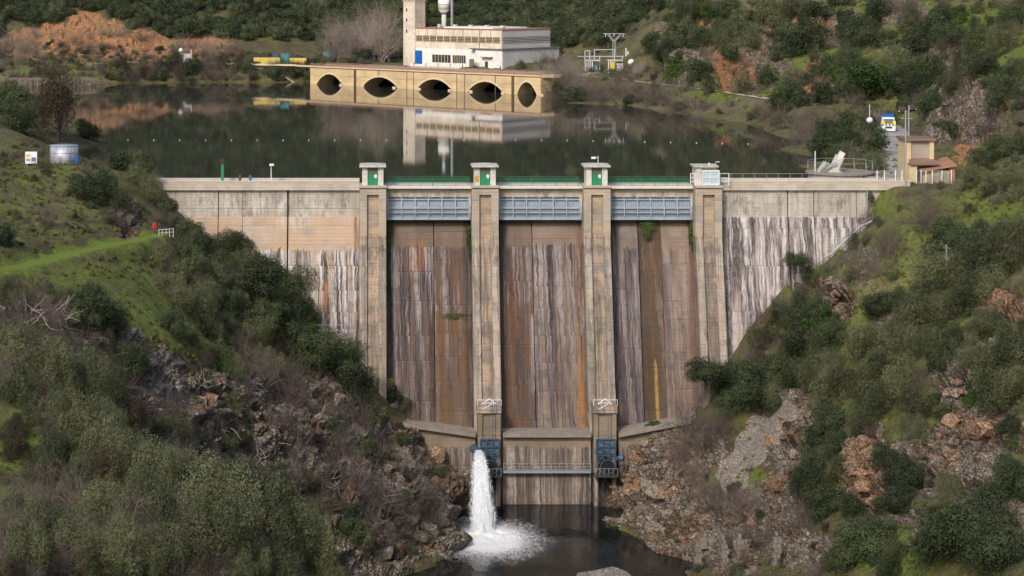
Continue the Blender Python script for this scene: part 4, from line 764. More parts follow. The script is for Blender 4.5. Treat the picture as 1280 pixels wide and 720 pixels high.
put('twig', (165, 290, 10), (140, 270, 14), (205, 275, 12), (230, 310, 12), (285, 350, 14), (300, 440, 18), (330, 470, 22), (360, 490, 24), (300, 490, 18), (400, 510, 22), (350, 530, 24), (440, 520, 22), (470, 550, 22), (420, 560, 26), (380, 580, 26), (440, 600, 28), (480, 620, 28), (500, 580, 22), (520, 610, 24), (460, 650, 24), (500, 660, 20), (400, 620, 24), (360, 600, 20), (540, 650, 18),
    (30, 420, 30), (10, 400, 24), (60, 400, 24), (80, 440, 28), (0, 470, 30), (120, 490, 24), (160, 500, 26), (215, 520, 22), (230, 550, 18), (60, 540, 20), (100, 620, 30), (60, 620, 24), (80, 700, 30), (10, 670, 30), (40, 620, 24), (150, 660, 26), (200, 670, 22), (310, 590, 18), (270, 590, 16),
    (1180, 270, 30), (1160, 260, 22), (1110, 290, 20), (1100, 330, 24), (1120, 310, 20), (1075, 340, 16), (1160, 230, 14), (740, 600, 16), (755, 615, 14), (735, 620, 12), (800, 610, 14), (850, 560, 24), (880, 540, 24), (860, 520, 22), (900, 540, 20), (870, 590, 20), (840, 630, 18), (900, 630, 24), (930, 640, 20), (880, 620, 16), (960, 590, 16), (950, 670, 20), (920, 670, 16), (1000, 650, 20), (1090, 540, 14), (1140, 580, 14),
    (720, 60, 16), (700, 90, 20), (715, 110, 22), (730, 115, 20), (745, 118, 16), (690, 120, 14), (770, 115, 18), (790, 118, 16), (805, 120, 16), (780, 90, 12), (825, 120, 20), (845, 128, 18), (870, 130, 20), (890, 138, 20), (910, 142, 20), (930, 145, 18), (950, 150, 16), (860, 140, 16), (960, 160, 18), (985, 160, 20), (1005, 160, 22), (990, 180, 20), (1000, 195, 18), (1020, 155, 16), (1070, 200, 16), (1065, 140, 16), (1040, 150, 14), (1230, 160, 18), (1200, 215, 12),
    (20, 95, 12), (50, 90, 14), (110, 92, 12), (160, 95, 14), (190, 88, 16), (205, 95, 18), (230, 92, 18), (250, 95, 16), (275, 92, 16), (300, 95, 16), (330, 94, 16), (355, 96, 16), (375, 97, 14), (130, 88, 10), (80, 85, 8))
put('oak', (215, 80, 12), (235, 88, 12), (200, 95, 10), (310, 88, 9), (345, 95, 11), (330, 98, 9))
put('pale', (255, 62, 12), (275, 60, 14), (290, 62, 12), (265, 70, 10), (15, 50, 14), (30, 60, 12), (5, 60, 12), (90, 50, 10), (860, 125, 8))
put('olive', (950, 425, 13), (968, 398, 12), (1012, 345, 11), (480, 482, 13), (505, 508, 10)); put('twig', (938, 448, 13), (985, 376, 13), (1030, 336, 12), (1000, 362, 12), (515, 522, 10), (925, 470, 14), (955, 440, 12)); put('oak', (960, 412, 12), (492, 496, 11))
# hand-placed characters
SPECIAL = [('brown', 72, 148, 36, 'tall brownish dark conifer standing beside the steel water tank', 'conifer_tree', 1.35), ('green', 1085, 100, 33, 'round bright green stone pine on the slope above the rescue truck', 'pine_tree', 1.0), ('oak', 1000, 312, 19, 'lone dark tree growing in front of the right wing wall of the dam', 'oak_tree', .8),
 ('oak', 880, 488, 30, 'dark green tree leaning out over the gorge right of the third bay', 'oak_tree', .75), ('oak', 293, 300, 28, 'smaller dark oak nearest the left abutment, uppermost of the oaks by the dam wall', 'oak_tree', .9), ('oak', 325, 342, 44, 'big dark spreading oak before the left wing wall', 'oak_tree', .9), ('oak', 368, 348, 33, 'dark oak right of the big spreading oak, touching the streaked wing wall', 'oak_tree', .95), ('oak', 345, 385, 26, 'dark oak low on the slope just above the white tanks', 'oak_tree', .9)]
def scatter(kinds, poly, n, rmin, rmax, sep=.8):
    xs = [p[0] for p in poly]; ys = [p[1] for p in poly]; got = 0
    def inside(x, y):
        c = False; j = len(poly)-1
        for i in range(len(poly)):
            if (poly[i][1] > y) != (poly[j][1] > y) and x < (poly[j][0]-poly[i][0])*(y-poly[i][1])/(poly[j][1]-poly[i][1])+poly[i][0]: c = not c
            j = i
        return c
    for _ in range(n*14):
        if got >= n: break
        x = random.uniform(min(xs), max(xs)); y = random.uniform(min(ys), max(ys)); r = random.uniform(rmin, rmax)
        if not inside(x, y): continue
        if any((x-p[1])**2+((y-p[2])*1.3)**2 < ((r+p[3])*sep*.5)**2 for p in PLANTS): continue
        PLANTS.append((random.choice(kinds), x, y, r)); got += 1
scatter(['oak', 'olive', 'twig', 'oak'], [(820, 0), (1280, 0), (1280, 110), (1100, 140), (980, 110), (820, 95)], 90, 7, 15, 1.)
scatter(['olive', 'oak', 'olive', 'twig'], [(1130, 330), (1280, 300), (1280, 720), (1020, 720), (1000, 600), (990, 500), (1040, 430)], 50, 9, 18, 1.0)
scatter(['twig', 'twig', 'olive', 'oak'], [(200, 440), (420, 470), (560, 600), (560, 660), (450, 690), (330, 600), (200, 520)], 45, 8, 15, .9)
scatter(['olive', 'twig', 'olive', 'brown', 'twig'], [(0, 430), (150, 480), (300, 590), (430, 700), (430, 720), (0, 720)], 90, 10, 24, .8)
scatter(['olive', 'oak', 'twig'], [(200, 330), (300, 340), (380, 420), (460, 480), (330, 470), (200, 430)], 40, 7, 15, .9)
scatter(['twig', 'olive', 'brown'], [(0, 350), (100, 360), (170, 440), (0, 430)], 16, 8, 16, .9)
scatter(['twig', 'oak'], [(780, 540), (960, 500), (960, 720), (860, 700), (800, 640)], 30, 7, 14, .9)
scatter(['twig', 'olive'], [(1050, 250), (1280, 230), (1280, 300), (1000, 360)], 16, 6, 12, 1.)
scatter(['twig', 'olive', 'oak', 'twig'], [(700, 112), (960, 138), (1000, 150), (960, 165), (700, 128)], 55, 7, 12, .7)
scatter(['twig', 'olive', 'brown', 'twig'], [(130, 84), (390, 84), (390, 103), (130, 103)], 50, 6, 12, .7)
scatter(['twig', 'olive', 'twig'], [(905, 470), (985, 355), (1060, 320), (1040, 370), (960, 470)], 22, 7, 13, .7)
scatter(['oak', 'olive'], [(205, 250), (300, 300), (480, 470), (440, 490), (330, 430), (210, 300)], 26, 9, 17, .8)
scatter(['pale', 'twig'], [(0, 40), (250, 30), (330, 75), (0, 75)], 26, 6, 12, .8)
scatter(['twig', 'olive', 'oak'], [(960, 150), (1100, 140), (1100, 210), (1000, 205)], 20, 7, 13, .9)
PLANTS = [p for p in PLANTS if not (p[1] < 200 and abs(p[2]+p[3]*.3-(338-p[1]*.222)) < 16) and not (((p[1]-940)/38)**2+((p[2]-560)/52)**2 < 1 and p[3] < 20) and not (1095 < p[1] < 1200 and 165 < p[2] < 240) and not (700 < p[1] < 800 and 50 < p[2] < 88 and p[3] > 13)]
CLEAR = [(1085, 595, 24, 45), (1215, 560, 50, 24), (985, 540, 18, 40), (812, 600, 38, 40), (860, 650, 40, 30), (1258, 385, 22, 16), (1045, 378, 18, 14), (1195, 480, 12, 26), (1170, 580, 30, 18), (480, 590, 60, 30), (360, 530, 40, 20), (235, 500, 26, 26)]
best = {}
for p in PLANTS: best.setdefault(p[0], []).append(p)
for k, l in best.items():
    l.sort(key=lambda p: -p[3])
    for p in [q for q in l if not any(((q[1]-a)/b)**2+((q[2]-c)/d)**2 < 1 and q[3] < 22 for a, c, b, d in CLEAR)][:290]: plant(p[0], p[1], p[2], p[3]*1.22, hz=1.28)
relabel(); LAB.clear()
for X_, Y_, r_s, kd in ((50.5, 556, 15, 'twig'), (53, 558, 18, 'twig'), (55, 563, 17, 'olive'), (49.5, 552, 11, 'twig'), (57, 568, 16, 'twig'), (52, 553, 12, 'olive')): plant(kd, PX0+X_*F/Y_, 112, r_s, loc=(X_, Y_, max(float(gz(X_, Y_)), -1.9)), hz=1.4)
relabel(); LAB.clear()
def treetrunk(seed, parent, s, lean=0., h=.8):
    r_ = random.Random(seed); k = local_mb(); top = (lean*.3, 0, h*.55)
    k.tube([(0, 0, -.35), (lean*.1, .02, .1), top], [.075, .06, .045], 8)
    for q_ in range(5):
        a = q_*1.256+r_.random(); e = (top[0]+.42*math.cos(a), .42*math.sin(a), h*.8+.2*r_.random()); m = tuple((top[i]+e[i])/2+(.05 if i == 2 else 0) for i in range(3))
        k.tube([(top[0], 0, h*.35), m, e], [.04, .028, .012], 6)
    return k.build('trunk', mBark, parent)
for i, (kind, px, py, r, lab, nm, hz) in enumerate(SPECIAL):
    L = at(px, py+r*.85); s = r*L[1]/F
    if 280 < px < 400 and 290 < py < 400: yy = L[1]-s*.85; xx = (px-PX0)*yy/F; L = (xx, yy, CZ-(py+r*.8-PY0)*yy/F)
    if px == 1000: L = (XP(1000, 292), 294.5, -12.0); s = 2.2
    if px == 880: L = (XP(886, 283), 285.5, -27.5); s = 3.7
    if px == 72: s *= 1.05; hz = 1.75
    t = empty(nm, L, lab, 'tree'); t.scale = (s, s, s*hz); t.rotation_euler = (0, 0, i*1.3)
    treetrunk(i, t, s, .2); c = link('crown', (BIG[kind] if kind in BIG else PROTO[kind])[i % 2], t); c.location = (0, 0, .12)
# tall bare poplars behind the bridge and along the shore
BT = [qmesh('bare_crown', *branches(200+i, 6, .40, 1.3, 2, .017, 5, 1.7), leafmat('bare_tree_bark', (.14, .115, .10), (.42, .36, .31), twig=True)) for i in range(3)]
for i, (px, py0, py1, Y, kd) in enumerate([(420, 82, 22, 646, 0), (432, 82, 10, 650, 0), (446, 82, 4, 652, 0), (458, 82, 0, 655, 0), (470, 82, 2, 652, 0), (482, 82, 8, 650, 0), (438, 82, 30, 644, 0), (466, 82, 20, 646, 0), (478, 82, 26, 644, 0), (704, 100, 58, 566, 1), (712, 104, 66, 562, 1), (694, 102, 72, 566, 1), (722, 104, 80, 560, 1), (800, 108, 74, 548, 1), (792, 106, 82, 550, 1), (1096, 160, 128, 405, 1)]):
    x, y, _ = P(px, py0, Y); z = float(gz(x, y)); top = ZP(py1, Y); h = max(top-z, 3)
    t = empty('bare_tree', (x, y, z), ('tall leafless pale tree left of the power house tower, '+{0: 'leftmost', 1: 'second from left', 6: 'third from left', 2: 'fourth from left', 3: 'middle one', 7: 'fourth from right', 4: 'third from right', 8: 'second from right', 5: 'rightmost'}[i] if kd == 0 else 'leafless thin tree at the '+('right bridge end, '+{9: 'tallest', 10: 'right of the tallest', 11: 'leftmost', 12: 'rightmost'}[i] if px < 760 else 'shore track, '+('left' if px < 796 else 'right')+' of two' if px < 900 else 'roadside left of the rescue truck')), 'tree', 'bare trees by the tower' if kd == 0 else ('bare trees at the bridge end' if px < 760 else 'bare shore trees'), rz=i*.9)
    t.scale = (h*.7, h*.7, h*.78); k = local_mb(); k.tube([(0, 0, -.1), (.01, 0, .3), (.0, .01, .6)], [.028, .02, .01], 6); k.build('trunk', mPal if 0 else mBark, t); link('crown', BT[i % 3], t)
# dead branch tangles
for i, (px, py, r) in enumerate([(325, 580, 20), (340, 560, 16), (410, 610, 24), (440, 600, 20), (45, 405, 26), (75, 400, 22), (280, 545, 18), (320, 490, 16), (400, 530, 20), (140, 640, 22), (340, 600, 14), (480, 630, 18), (470, 655, 16), (360, 520, 12), (445, 545, 14), (250, 480, 14)]):
    L = at(px, py); s = r*L[1]/F; rr_ = random.Random(i); k = MB(); 
    for q_ in range(16):
        p = Vector((rr_.uniform(-.6, .6), rr_.uniform(-.4, .4), rr_.uniform(-.3, .5))); d = Vector((rr_.uniform(-1, 1), rr_.uniform(-.5, .3), rr_.uniform(-1, .8))).normalized(); pts = []
        for _ in range(6): pts.append(tuple(Vector(L)+(p+Vector((0, -.35, .25)))*s)); p = p+d*.24; d = (d+Vector([rr_.uniform(-.5, .5) for _ in range(3)])).normalized()
        k.tube(pts, [.05, .045, .04, .032, .024, .015], 4)
    k.build('dead_branches', mDead, label=['broad', 'thin', 'dense', 'loose', 'low', 'upright', 'short', 'long'][i % 8]*0+{0: 'main', 1: 'upper middle', 2: 'long lower', 3: 'right lower', 4: 'leftmost pale', 5: 'second leftmost', 6: 'left middle', 7: 'topmost middle', 8: 'upper right', 9: 'foreground', 10: 'small middle', 11: 'rightmost', 12: 'lowest right', 13: 'small upper', 14: 'small right', 15: 'upper left'}[i]+' tangle of dead branches '+['under the big boulder slope', ''][1]+where(px, py)[0].replace('the tangle of dead branches', 'the dark slope middle')+[', widest', ', smallest', ', lowest', ', highest'][i % 4]*0, cat='branches', group='tangles of dead branches on the left slope')
# moss strips and small plants rooted in the concrete
def moss(px0, px1, py0, py1, Yoff, n, lab):
    r_ = np.random.default_rng(int(px0)); xc = (XP(px0)+XP(px1))/2; hwd = (XP(px1)-XP(px0))/2; tz = r_.random(n)**1.3; x = xc+hwd*r_.normal(0, .55, n)*(1-.5*tz)+.15*np.sin(tz*9); z = ZP(py0)-(ZP(py0)-ZP(py1))*(tz+r_.normal(0, .06, n))
    yf = np.where(z > -8, 300.2, 300.2+.28*(z+8))+Yoff-r_.random(n)*.25; c = np.stack([x, yf, z], 1); nr = np.tile([0, -1., .4], (n, 1))+r_.normal(0, .5, (n, 3)); nr /= np.linalg.norm(nr, axis=1, keepdims=True)
    link('hanging_moss', qmesh('hanging_moss', quads(c, nr, .07+.06*r_.random(n), r_), r_.random(n).repeat(4), mGrn)); o = C.objects[-1]; tag(o, lab, 'plants')
moss(482.5, 487.5, 280, 370, -.1, 1500, 'narrow green moss strip in the corner right of the first pier'); moss(583, 589, 285, 320, -.2, 500, 'green tuft in the corner left of the second pier under the gate'); moss(801, 815, 279, 296, -.3, 1000, 'leafy green plant hanging under the third gate'); moss(861, 867, 280, 314, -.1, 500, 'green moss in the corner left of the fourth pier'); moss(545, 590, 387, 393, -.25, 260, 'thin green moss line along a joint in the first bay')
# far wood and low scrub: too many to count
def gnscatter(name, pts, scl, protos, mat_note=None):
    me = bpy.data.meshes.new(name); me.vertices.add(len(pts)); me.vertices.foreach_set('co', np.asarray(pts, np.float32).ravel())
    a = me.attributes.new('scl', 'FLOAT_VECTOR', 'POINT'); sv = np.asarray(scl, np.float32); sv = np.stack([sv*rng.uniform(.8, 1.2, len(sv)), sv*rng.uniform(.8, 1.2, len(sv)), sv*rng.uniform(.8, 1.15, len(sv))], 1); a.data.foreach_set('vector', sv.astype(np.float32).ravel())
    a = me.attributes.new('rot', 'FLOAT_VECTOR', 'POINT'); rv = np.zeros((len(pts), 3), np.float32); rv[:, 2] = rng.uniform(0, 6.28, len(pts)); rv[:, 0] = rng.uniform(-.15, .15, len(pts)); a.data.foreach_set('vector', rv.ravel())
    o = link(name, me); ng = bpy.data.node_groups.new(name+'_nodes', 'GeometryNodeTree'); ng.interface.new_socket('Geometry', in_out='INPUT', socket_type='NodeSocketGeometry'); ng.interface.new_socket('Geometry', in_out='OUTPUT', socket_type='NodeSocketGeometry')
    N = ng.nodes; gi = N.new('NodeGroupInput'); go = N.new('NodeGroupOutput'); mp = N.new('GeometryNodeMeshToPoints'); ip = N.new('GeometryNodeInstanceOnPoints'); jn = N.new('GeometryNodeJoinGeometry')
    for po in protos[::-1]:
        oi = N.new('GeometryNodeObjectInfo'); oi.inputs['Object'].default_value = po; oi.transform_space = 'ORIGINAL'; oi.inputs['As Instance'].default_value = True; ng.links.new(oi.outputs['Geometry'], jn.inputs[0])
    ip.inputs['Pick Instance'].default_value = True
    for nm_, inp in (('scl', 'Scale'), ('rot', 'Rotation')):
        na = N.new('GeometryNodeInputNamedAttribute'); na.data_type = 'FLOAT_VECTOR'; na.inputs['Name'].default_value = nm_; ng.links.new(na.outputs[0], ip.inputs[inp])
    ng.links.new(gi.outputs[0], mp.inputs[0]); ng.links.new(mp.outputs[0], ip.inputs['Points']); ng.links.new(jn.outputs[0], ip.inputs['Instance']); ng.links.new(ip.outputs[0], go.inputs[0])
    md = o.modifiers.new('scatter', 'NODES'); md.node_group = ng; return o
def objs(prefix, n): return [o for o in C.objects if o.name.split('.')[0] == prefix and o.type == 'MESH' and len(o.data.polygons) < 6000][:n]
def field(n, x0, x1, y0, y1, test, smin, smax, seed):
    r_ = np.random.default_rng(seed); x = r_.uniform(x0, x1, n); y = r_.uniform(y0, y1, n); z = gz(x, y); px = PX0+x*F/y; py = PY0+(CZ-z)*F/y
    m = test(x, y, z, px, py, r_.random(n)); s = r_.uniform(smin, smax, n)**1; return np.stack([x, y, z-s*.3], 1)[m], s[m]
def nearm(lst, px, py, y):
    m = np.zeros(px.shape, bool)
    for b in lst:
        ya, yb = (b[4], b[5]) if len(b) > 4 else (60, 1500)
        m |= (((px-b[0])/b[2])**2+((py-b[1])/b[3])**2 < 1) & (y > ya) & (y < yb)
    return m
bld = lambda x, y: ((np.abs((x-28)*.7315-(y-625)*.6818+0) < 34) & (((x-28)*.68+(y-625)*.73) > -22) & (((x-28)*.68+(y-625)*.73) < 30))
def t_wood(x, y, z, px, py, u):
    return (z > 4.2) & ~bld(x, y) & ~nearm(ORANGE[:5], px, py, y) & ~((py > 50) & (px < 405)) & ~((px > 695) & (py > 58)) & ((px < 830-(py*.5)) | (y > 640)) & ((px < 2200))
a_, s_ = field(12000, -330, 330, 640, 880, t_wood, 2.4, 4.6, 1); b_, s2_ = field(2500, -500, 500, 880, 1450, t_wood, 5, 8, 2)
o = gnscatter('far_wood', np.vstack([a_, b_]), np.concatenate([s_, s2_]), objs('evergreen_bush', 6)+objs('olive_bush', 2)); tag(o, 'dark evergreen wood covering the far hillside behind the power house', 'wood', kind='stuff')
def Hh_(px, py): return (px < 205) & (np.abs(py-(338-px*.222)) < 13)
def t_scrub(x, y, z, px, py, u):
    k = fbm(x*.08, y*.08, 3); dens = .30+k*.7; g_ = nearm([b for b in GREEN if (len(b) < 7 or b[6] > .5)], px, py, y); dens = np.where(g_, .05, dens); dens = np.where(nearm([b for b in SCREE if b[2]], px, py, y), .0, dens); dens = np.where(nearm(ROCK, px, py, y), dens*.4, dens); dens = np.where((Hh_(px, py)) & (y > 215), 0, dens); dens = np.where(y < 205, dens*.5, dens)
    ok = (z > -44.3) & ~((y > 303) & (z < -1.2)) & (px > -150) & (px < 1420) & (py < 800) & ~((x > -2) & (x < 51) & (y > 286) & (y < 305)) & ~((x > -40) & (x < 82) & (y < 305) & (y > 299.2+.22*np.minimum(z+4.9, 0))) & ~((x > 75) & (x < 95) & (y > 298) & (y < 345)) & ~((np.abs(x-92-(y-365)*.27) < 8) & (y > 338) & (y < 430))
    return ok & (u < dens)
def wy_(z, y): return np.where(y > 300.5-.25*np.maximum(0, -5-z)-1, 99, -99)
a_, s_ = field(17000, -75, 130, 105, 345, t_scrub, .35, 1.25, 3); b_, s2_ = field(8000, 30, 260, 345, 640, t_scrub, .7, 2.3, 4); c_, s3_ = field(2600, -130, 0, 612, 668, lambda x, y, z, px, py, u: (z > -1.6) & (u < .85) & ~((x < -40) & (u > .35)), .8, 2.0, 14); b_ = np.vstack([b_, c_]); s2_ = np.concatenate([s2_, s3_])
nn_ = len(a_); h1 = rng.random(nn_) < .5; h2 = rng.random(len(b_)) < .5
o = gnscatter('low_scrub', np.vstack([a_[h1], b_[h2]]), np.concatenate([s_[h1], s2_[h2]]), objs('bare_shrub', 5)); tag(o, 'low grey brown leafless scrub scattered over both hillsides', 'scrub', kind='stuff')
o = gnscatter('low_bushes', np.vstack([a_[~h1], b_[~h2]]), np.concatenate([s_[~h1], s2_[~h2]])*.85, objs('olive_bush', 4)+objs('brownish_bush', 2)+objs('evergreen_bush', 1)); tag(o, 'low olive green bushes scattered over both hillsides', 'bushes', kind='stuff')
# grass tufts
gr_ = np.random.default_rng(5); n = 260; a = gr_.random(n)*6.28; rad = gr_.random(n)**.5*.5; bx = np.stack([rad*np.cos(a), rad*np.sin(a), np.zeros(n)], 1); tip = bx+np.stack([gr_.normal(0, .16, n), gr_.normal(0, .16, n), .35+.35*gr_.random(n)], 1); sd = np.stack([np.cos(a+1.5), np.sin(a+1.5), np.zeros(n)], 1)*.035
gv = np.stack([bx-sd, bx+sd, tip+sd*.3, tip-sd*.3], 1).reshape(-1, 3); gme = qmesh('grass_tuft', gv, gr_.random(n).repeat(4), leafmat('grass_blades', (.085, .10, .022), (.20, .23, .055)))
gob = link('grass_tuft', gme, None, at(215, 440)); tag(gob, 'single tuft of rough green grass below the path on the left slope', 'grass', kind='stuff')
def t_grass(x, y, z, px, py, u): return (nearm(GREEN, px, py, y) | (u < .25)) & (z > -44) & ~((y > 303) & (z < -1)) & ~((x > -33) & (x < 80) & (y > 284) & (y < 305)) & (u < .8) & ~nearm(ROCK, px, py, y) & ~Hh_(px, py)
a_, s_ = field(24000, -60, 120, 115, 345, t_grass, .2, .62, 6); b_, s2_ = field(6000, 30, 220, 345, 600, t_grass, .7, 1.5, 7)
o = gnscatter('rough_grass', np.vstack([a_, b_])+np.array([0, 0, .18]), np.concatenate([s_, s2_]), [gob]); tag(o, 'rough grass covering the open slopes', 'grass', kind='stuff')
# ------------------------------------------------------------ rocks
def rockmat(name, a, b, c):
    g = G(name); p = g.pos(); n = g.noise(p, 1.4, 6, .7); n2 = g.noise(p, 6, 4, .7); v = g.vor(p, 2.2, feature='DISTANCE_TO_EDGE'); r = g.n('ShaderNodeObjectInfo', 'Random')
    cc = g.mix(g.st(g.m('ADD', n, g.m('MULTIPLY', g.m('SUBTRACT', r, .5), .35)), .3, .7), (*a, 1), (*b, 1)); cc = g.mix(g.m('MULTIPLY', g.st(n2, .5, .7), .6), cc, (*c, 1)); cc = g.mix(g.st(v, 0, .06, .6, 0), cc, (.04, .03, .025, 1))
    g.bump(g.m('ADD', n, g.m('ADD', g.m('MULTIPLY', n2, .5), g.st(v, 0, .1))), .8, .25); return g.col(cc, .92)
mRk = rockmat('rock_grey_brown', (.14, .11, .085), (.34, .285, .225), (.46, .42, .36)); mRo = rockmat('rock_ochre', (.17, .10, .065), (.37, .235, .145), (.30, .27, .23))
def rockmesh(seed, mat):
    r_ = random.Random(seed); bm = bmesh.new()
    for _ in range(26):
        v = Vector([r_.gauss(0, 1) for _ in range(3)]).normalized(); v = Vector((max(-.8, min(.8, v.x*1.05))*1., max(-.7, min(.7, v.y)), max(-.62, min(.62, v.z*.85)))); bm.verts.new(v*r_.uniform(.85, 1.1))
    res = bmesh.ops.convex_hull(bm, input=bm.verts); bmesh.ops.delete(bm, geom=list({e for e in res['geom_interior'] if isinstance(e, bmesh.types.BMVert)}), context='VERTS')
    bmesh.ops.subdivide_edges(bm, edges=bm.edges[:], cuts=1, use_grid_fill=True)
    for v in bm.verts: v.co += Vector([r_.gauss(0, .05) for _ in range(3)])
    m_ = bpy.data.meshes.new('rock'); bm.to_mesh(m_); bm.free(); m_.materials.append(mat); return m_
RK = [rockmesh(i, mRk) for i in range(7)]; RO = [rockmesh(20+i, mRo) for i in range(7)]
ROCKS = []
def rocks(n, cx, cy, rx, ry, r0, r1, ochre, lab, squash=1.):
    for _ in range(n):
        t = random.random()*6.28; q_ = math.sqrt(random.random()); px = cx+rx*q_*math.cos(t); py = cy+ry*q_*math.sin(t); L = at(px, py)
        if L[1] != L[1] or (L[1] > 304 and L[2] < -1.8) or L[2] < -45.3: continue
        r = random.uniform(r0, r1)*(1 if random.random() < .7 else 1.7); s = r*L[1]/F; o = link('rock', random.choice(RO if random.random() < ochre else RK)); o.location = (L[0], L[1]+s*.35, L[2]-s*.1)
        o.scale = (s*random.uniform(.9, 1.4), s, s*random.uniform(.7, 1.2)*squash); o.rotation_euler = (random.uniform(-.5, .5), random.uniform(-.4, .4), random.random()*6.28)
        w_ = where(px, py); LAB.setdefault(lab+w_[0], []).append((w_[2], o, lab, w_[0])); tag(o, lab, 'rock', lab+' near '+w_[1])
for a in [(40, 820, 580, 50, 45, 5, 11, .35, 'angular brown bank rock'), (34, 850, 640, 50, 45, 5, 11, .25, 'grey brown river boulder'), (10, 820, 520, 20, 20, 5, 9, .6, 'reddish crag block'),
          (10, 975, 560, 22, 45, 5, 10, .5, 'brown crag rock'), (20, 1085, 600, 20, 50, 5, 10, .85, 'orange cliff block'), (30, 1200, 560, 70, 35, 5, 11, .7, 'ochre cliff block'), (7, 1258, 385, 28, 18, 5, 9, .8, 'orange crag block'), (6, 1045, 378, 18, 15, 4, 8, .7, 'orange outcrop block'),
          (7, 1195, 475, 14, 28, 5, 9, .4, 'pale boulder among bushes'), (14, 930, 670, 50, 30, 5, 10, .2, 'grey boulder among ruins'), (50, 430, 560, 110, 70, 4, 9, .15, 'grey rock on dark slope'), (26, 250, 500, 60, 40, 4, 9, .5, 'red brown broken rock'), (34, 520, 620, 50, 60, 5, 11, .1, 'dark left bank rock'), (10, 500, 690, 45, 15, 4, 9, .4, 'brown water edge rock'),
          (12, 1215, 140, 30, 35, 4, 9, .3, 'grey crag block'), (10, 910, 85, 30, 22, 3, 6, .8, 'orange slope rock'), (8, 1030, 30, 40, 18, 3, 6, .5, 'brown mountain rock'), (6, 1020, 95, 20, 15, 3, 6, .7, 'ochre rock above track'), (8, 120, 415, 50, 15, 3, 6, .1, 'pale stone in grass'), (8, 1120, 340, 50, 40, 3, 6, .2, 'pale stone in dry grass'), (10, 600, 715, 0.1, .1, 0.1, .1, .1, '')][:-1]:
    rocks(*a)
relabel()
for (px, py, s, lab) in [(758, 712, 4.6, 'large pale flat boulder rising from the river at the bottom of the picture')]:
    x, y, _ = P(px, py, 253); o = link('boulder', rockmesh(77, rockmat('rock_pale', (.20, .185, .16), (.40, .375, .33), (.13, .12, .11)))); o.location = (x, y, -45.2); o.scale = (4.6, 3.2, 1.2); o.rotation_euler = (.1, 0, .2); tag(o, lab, 'boulder')
for i, (px, py) in enumerate([(738, 640), (757, 650), (790, 660), (700, 690), (655, 705)]):
    x = XP(px, (CZ+45)*F/(py-PY0)); y = (CZ+45)*F/(py-PY0)
    if i in (1, 2): o = link('low_rock', RK[i]); o.location = (x, y, -45.05); o.scale = (.8, .6, .35); tag(o, ('left' if i == 1 else 'right')+' of two small wet rocks in the river by the right bank', 'rock', 'wet rocks in the river')
# ------------------------------------------------------------ bridge
ANG = -R(43)
mBr = concrete('bridge_render', (.58, .44, .24), -60, 0, 0, 0, cream=.5, seed=140, lift=9, course=40); mRing = plain('arch_ring', (.60, .50, .34), .9); mStainShade = plain('stain_and_shade_brown', (.10, .075, .055), .95); mRailR = plain('rusty_rail', (.36, .22, .17), .8)
br = empty('arched_bridge', (-17.4, 621, -2), 'long cream road bridge with five low arches reflected in the reservoir', 'bridge', rz=ANG)
ARCH = [(5.9, 5.5, 3.3), (27.1, 7.1, 3.1), (48.9, 6.9, 3.2), (68.4, 6.6, 3.2), (83.5, 3.5, 3.6)]
def azb(x):
    for c, h, t in ARCH:
        if abs(x-c) < h: return t*(1-(abs(x-c)/h)**2.0)**.85
    return -5.
def lbox(p, name, mat, x0, x1, y0, y1, z0, z1, **k): m = local_mb(); m.box(x0, x1, y0, y1, z0, z1); return m.build(name, mat, p, **k)
m = local_mb(); xs = sorted(set([-2.5, 88.5]+[x for c, h, t in ARCH for x in np.linspace(c-h, c+h, 25)]))
for a, b in zip(xs[:-1], xs[1:]):
    za, zb = azb(a+1e-4), azb(b-1e-4)
    m.hexa([(a, 0, za), (b, 0, zb), (b, 7, zb), (a, 7, za), (a, 0, 5.25), (b, 0, 5.25), (b, 7, 5.25), (a, 7, 5.25)])
m.build('spandrel_wall', mBr, br)
for c, h, t in ARCH:
    m = local_mb(); xx = np.linspace(c-h, c+h, 21)
    for a, b in zip(xx[:-1], xx[1:]):
        za, zb = azb(a+1e-4), azb(b-1e-4)
        if min(za, zb) < .05: continue
        m.hexa([(a, -.12, za-.02), (b, -.12, zb-.02), (b, .1, zb-.02), (a, .1, za-.02), (a-.0, -.12, za+.5), (b, -.12, zb+.5), (b, .1, zb+.5), (a, .1, za+.5)])
    m.build('arch_ring', mRing, br)
lbox(br, 'deck_edge', mRing, -2.5, 88.5, -.25, 7.2, 5.25, 5.55); lbox(br, 'painted_deck_shadow', mStainShade, -2.5, 88.5, -.12, -.0, 5.05, 5.25)  # dark strip below the deck edge is its shadow, painted in
lbox(br, 'arch_shade_slab', plain('shade_slab_concrete', (.33, .31, .28), .9), -2, 80, 7.25, 20, 5.0, 5.35); lbox(br, 'arch_dark_backing', mStainShade, -2, 80, 19, 20, -5, 5.0)  # slab and dark back wall added to keep the arch openings dark
lbox(br, 'carriageway', plain('road_grey', (.16, .15, .14), .95), -2.5, 88.5, .2, 6.8, 5.55, 5.6)
for x in (16.8, 78.5): lbox(br, 'pilaster', mStainShade, x-.45, x+.45, -.2, .1, -2, 5.25)
for x in (26.5, 38, 40.6, 57.5, 60.5, 72): lbox(br, 'joint_line', mStainShade, x-.12, x+.12, -.03, .05, 2.9 if x in (26.5, 48) else 0, 5.2)
for x in (0, 11, 20, 33, 43, 55, 63, 75, 89): lbox(br, 'low_buttress', mRing, x-.6, x+.6, -.35, .05, -1, .45)
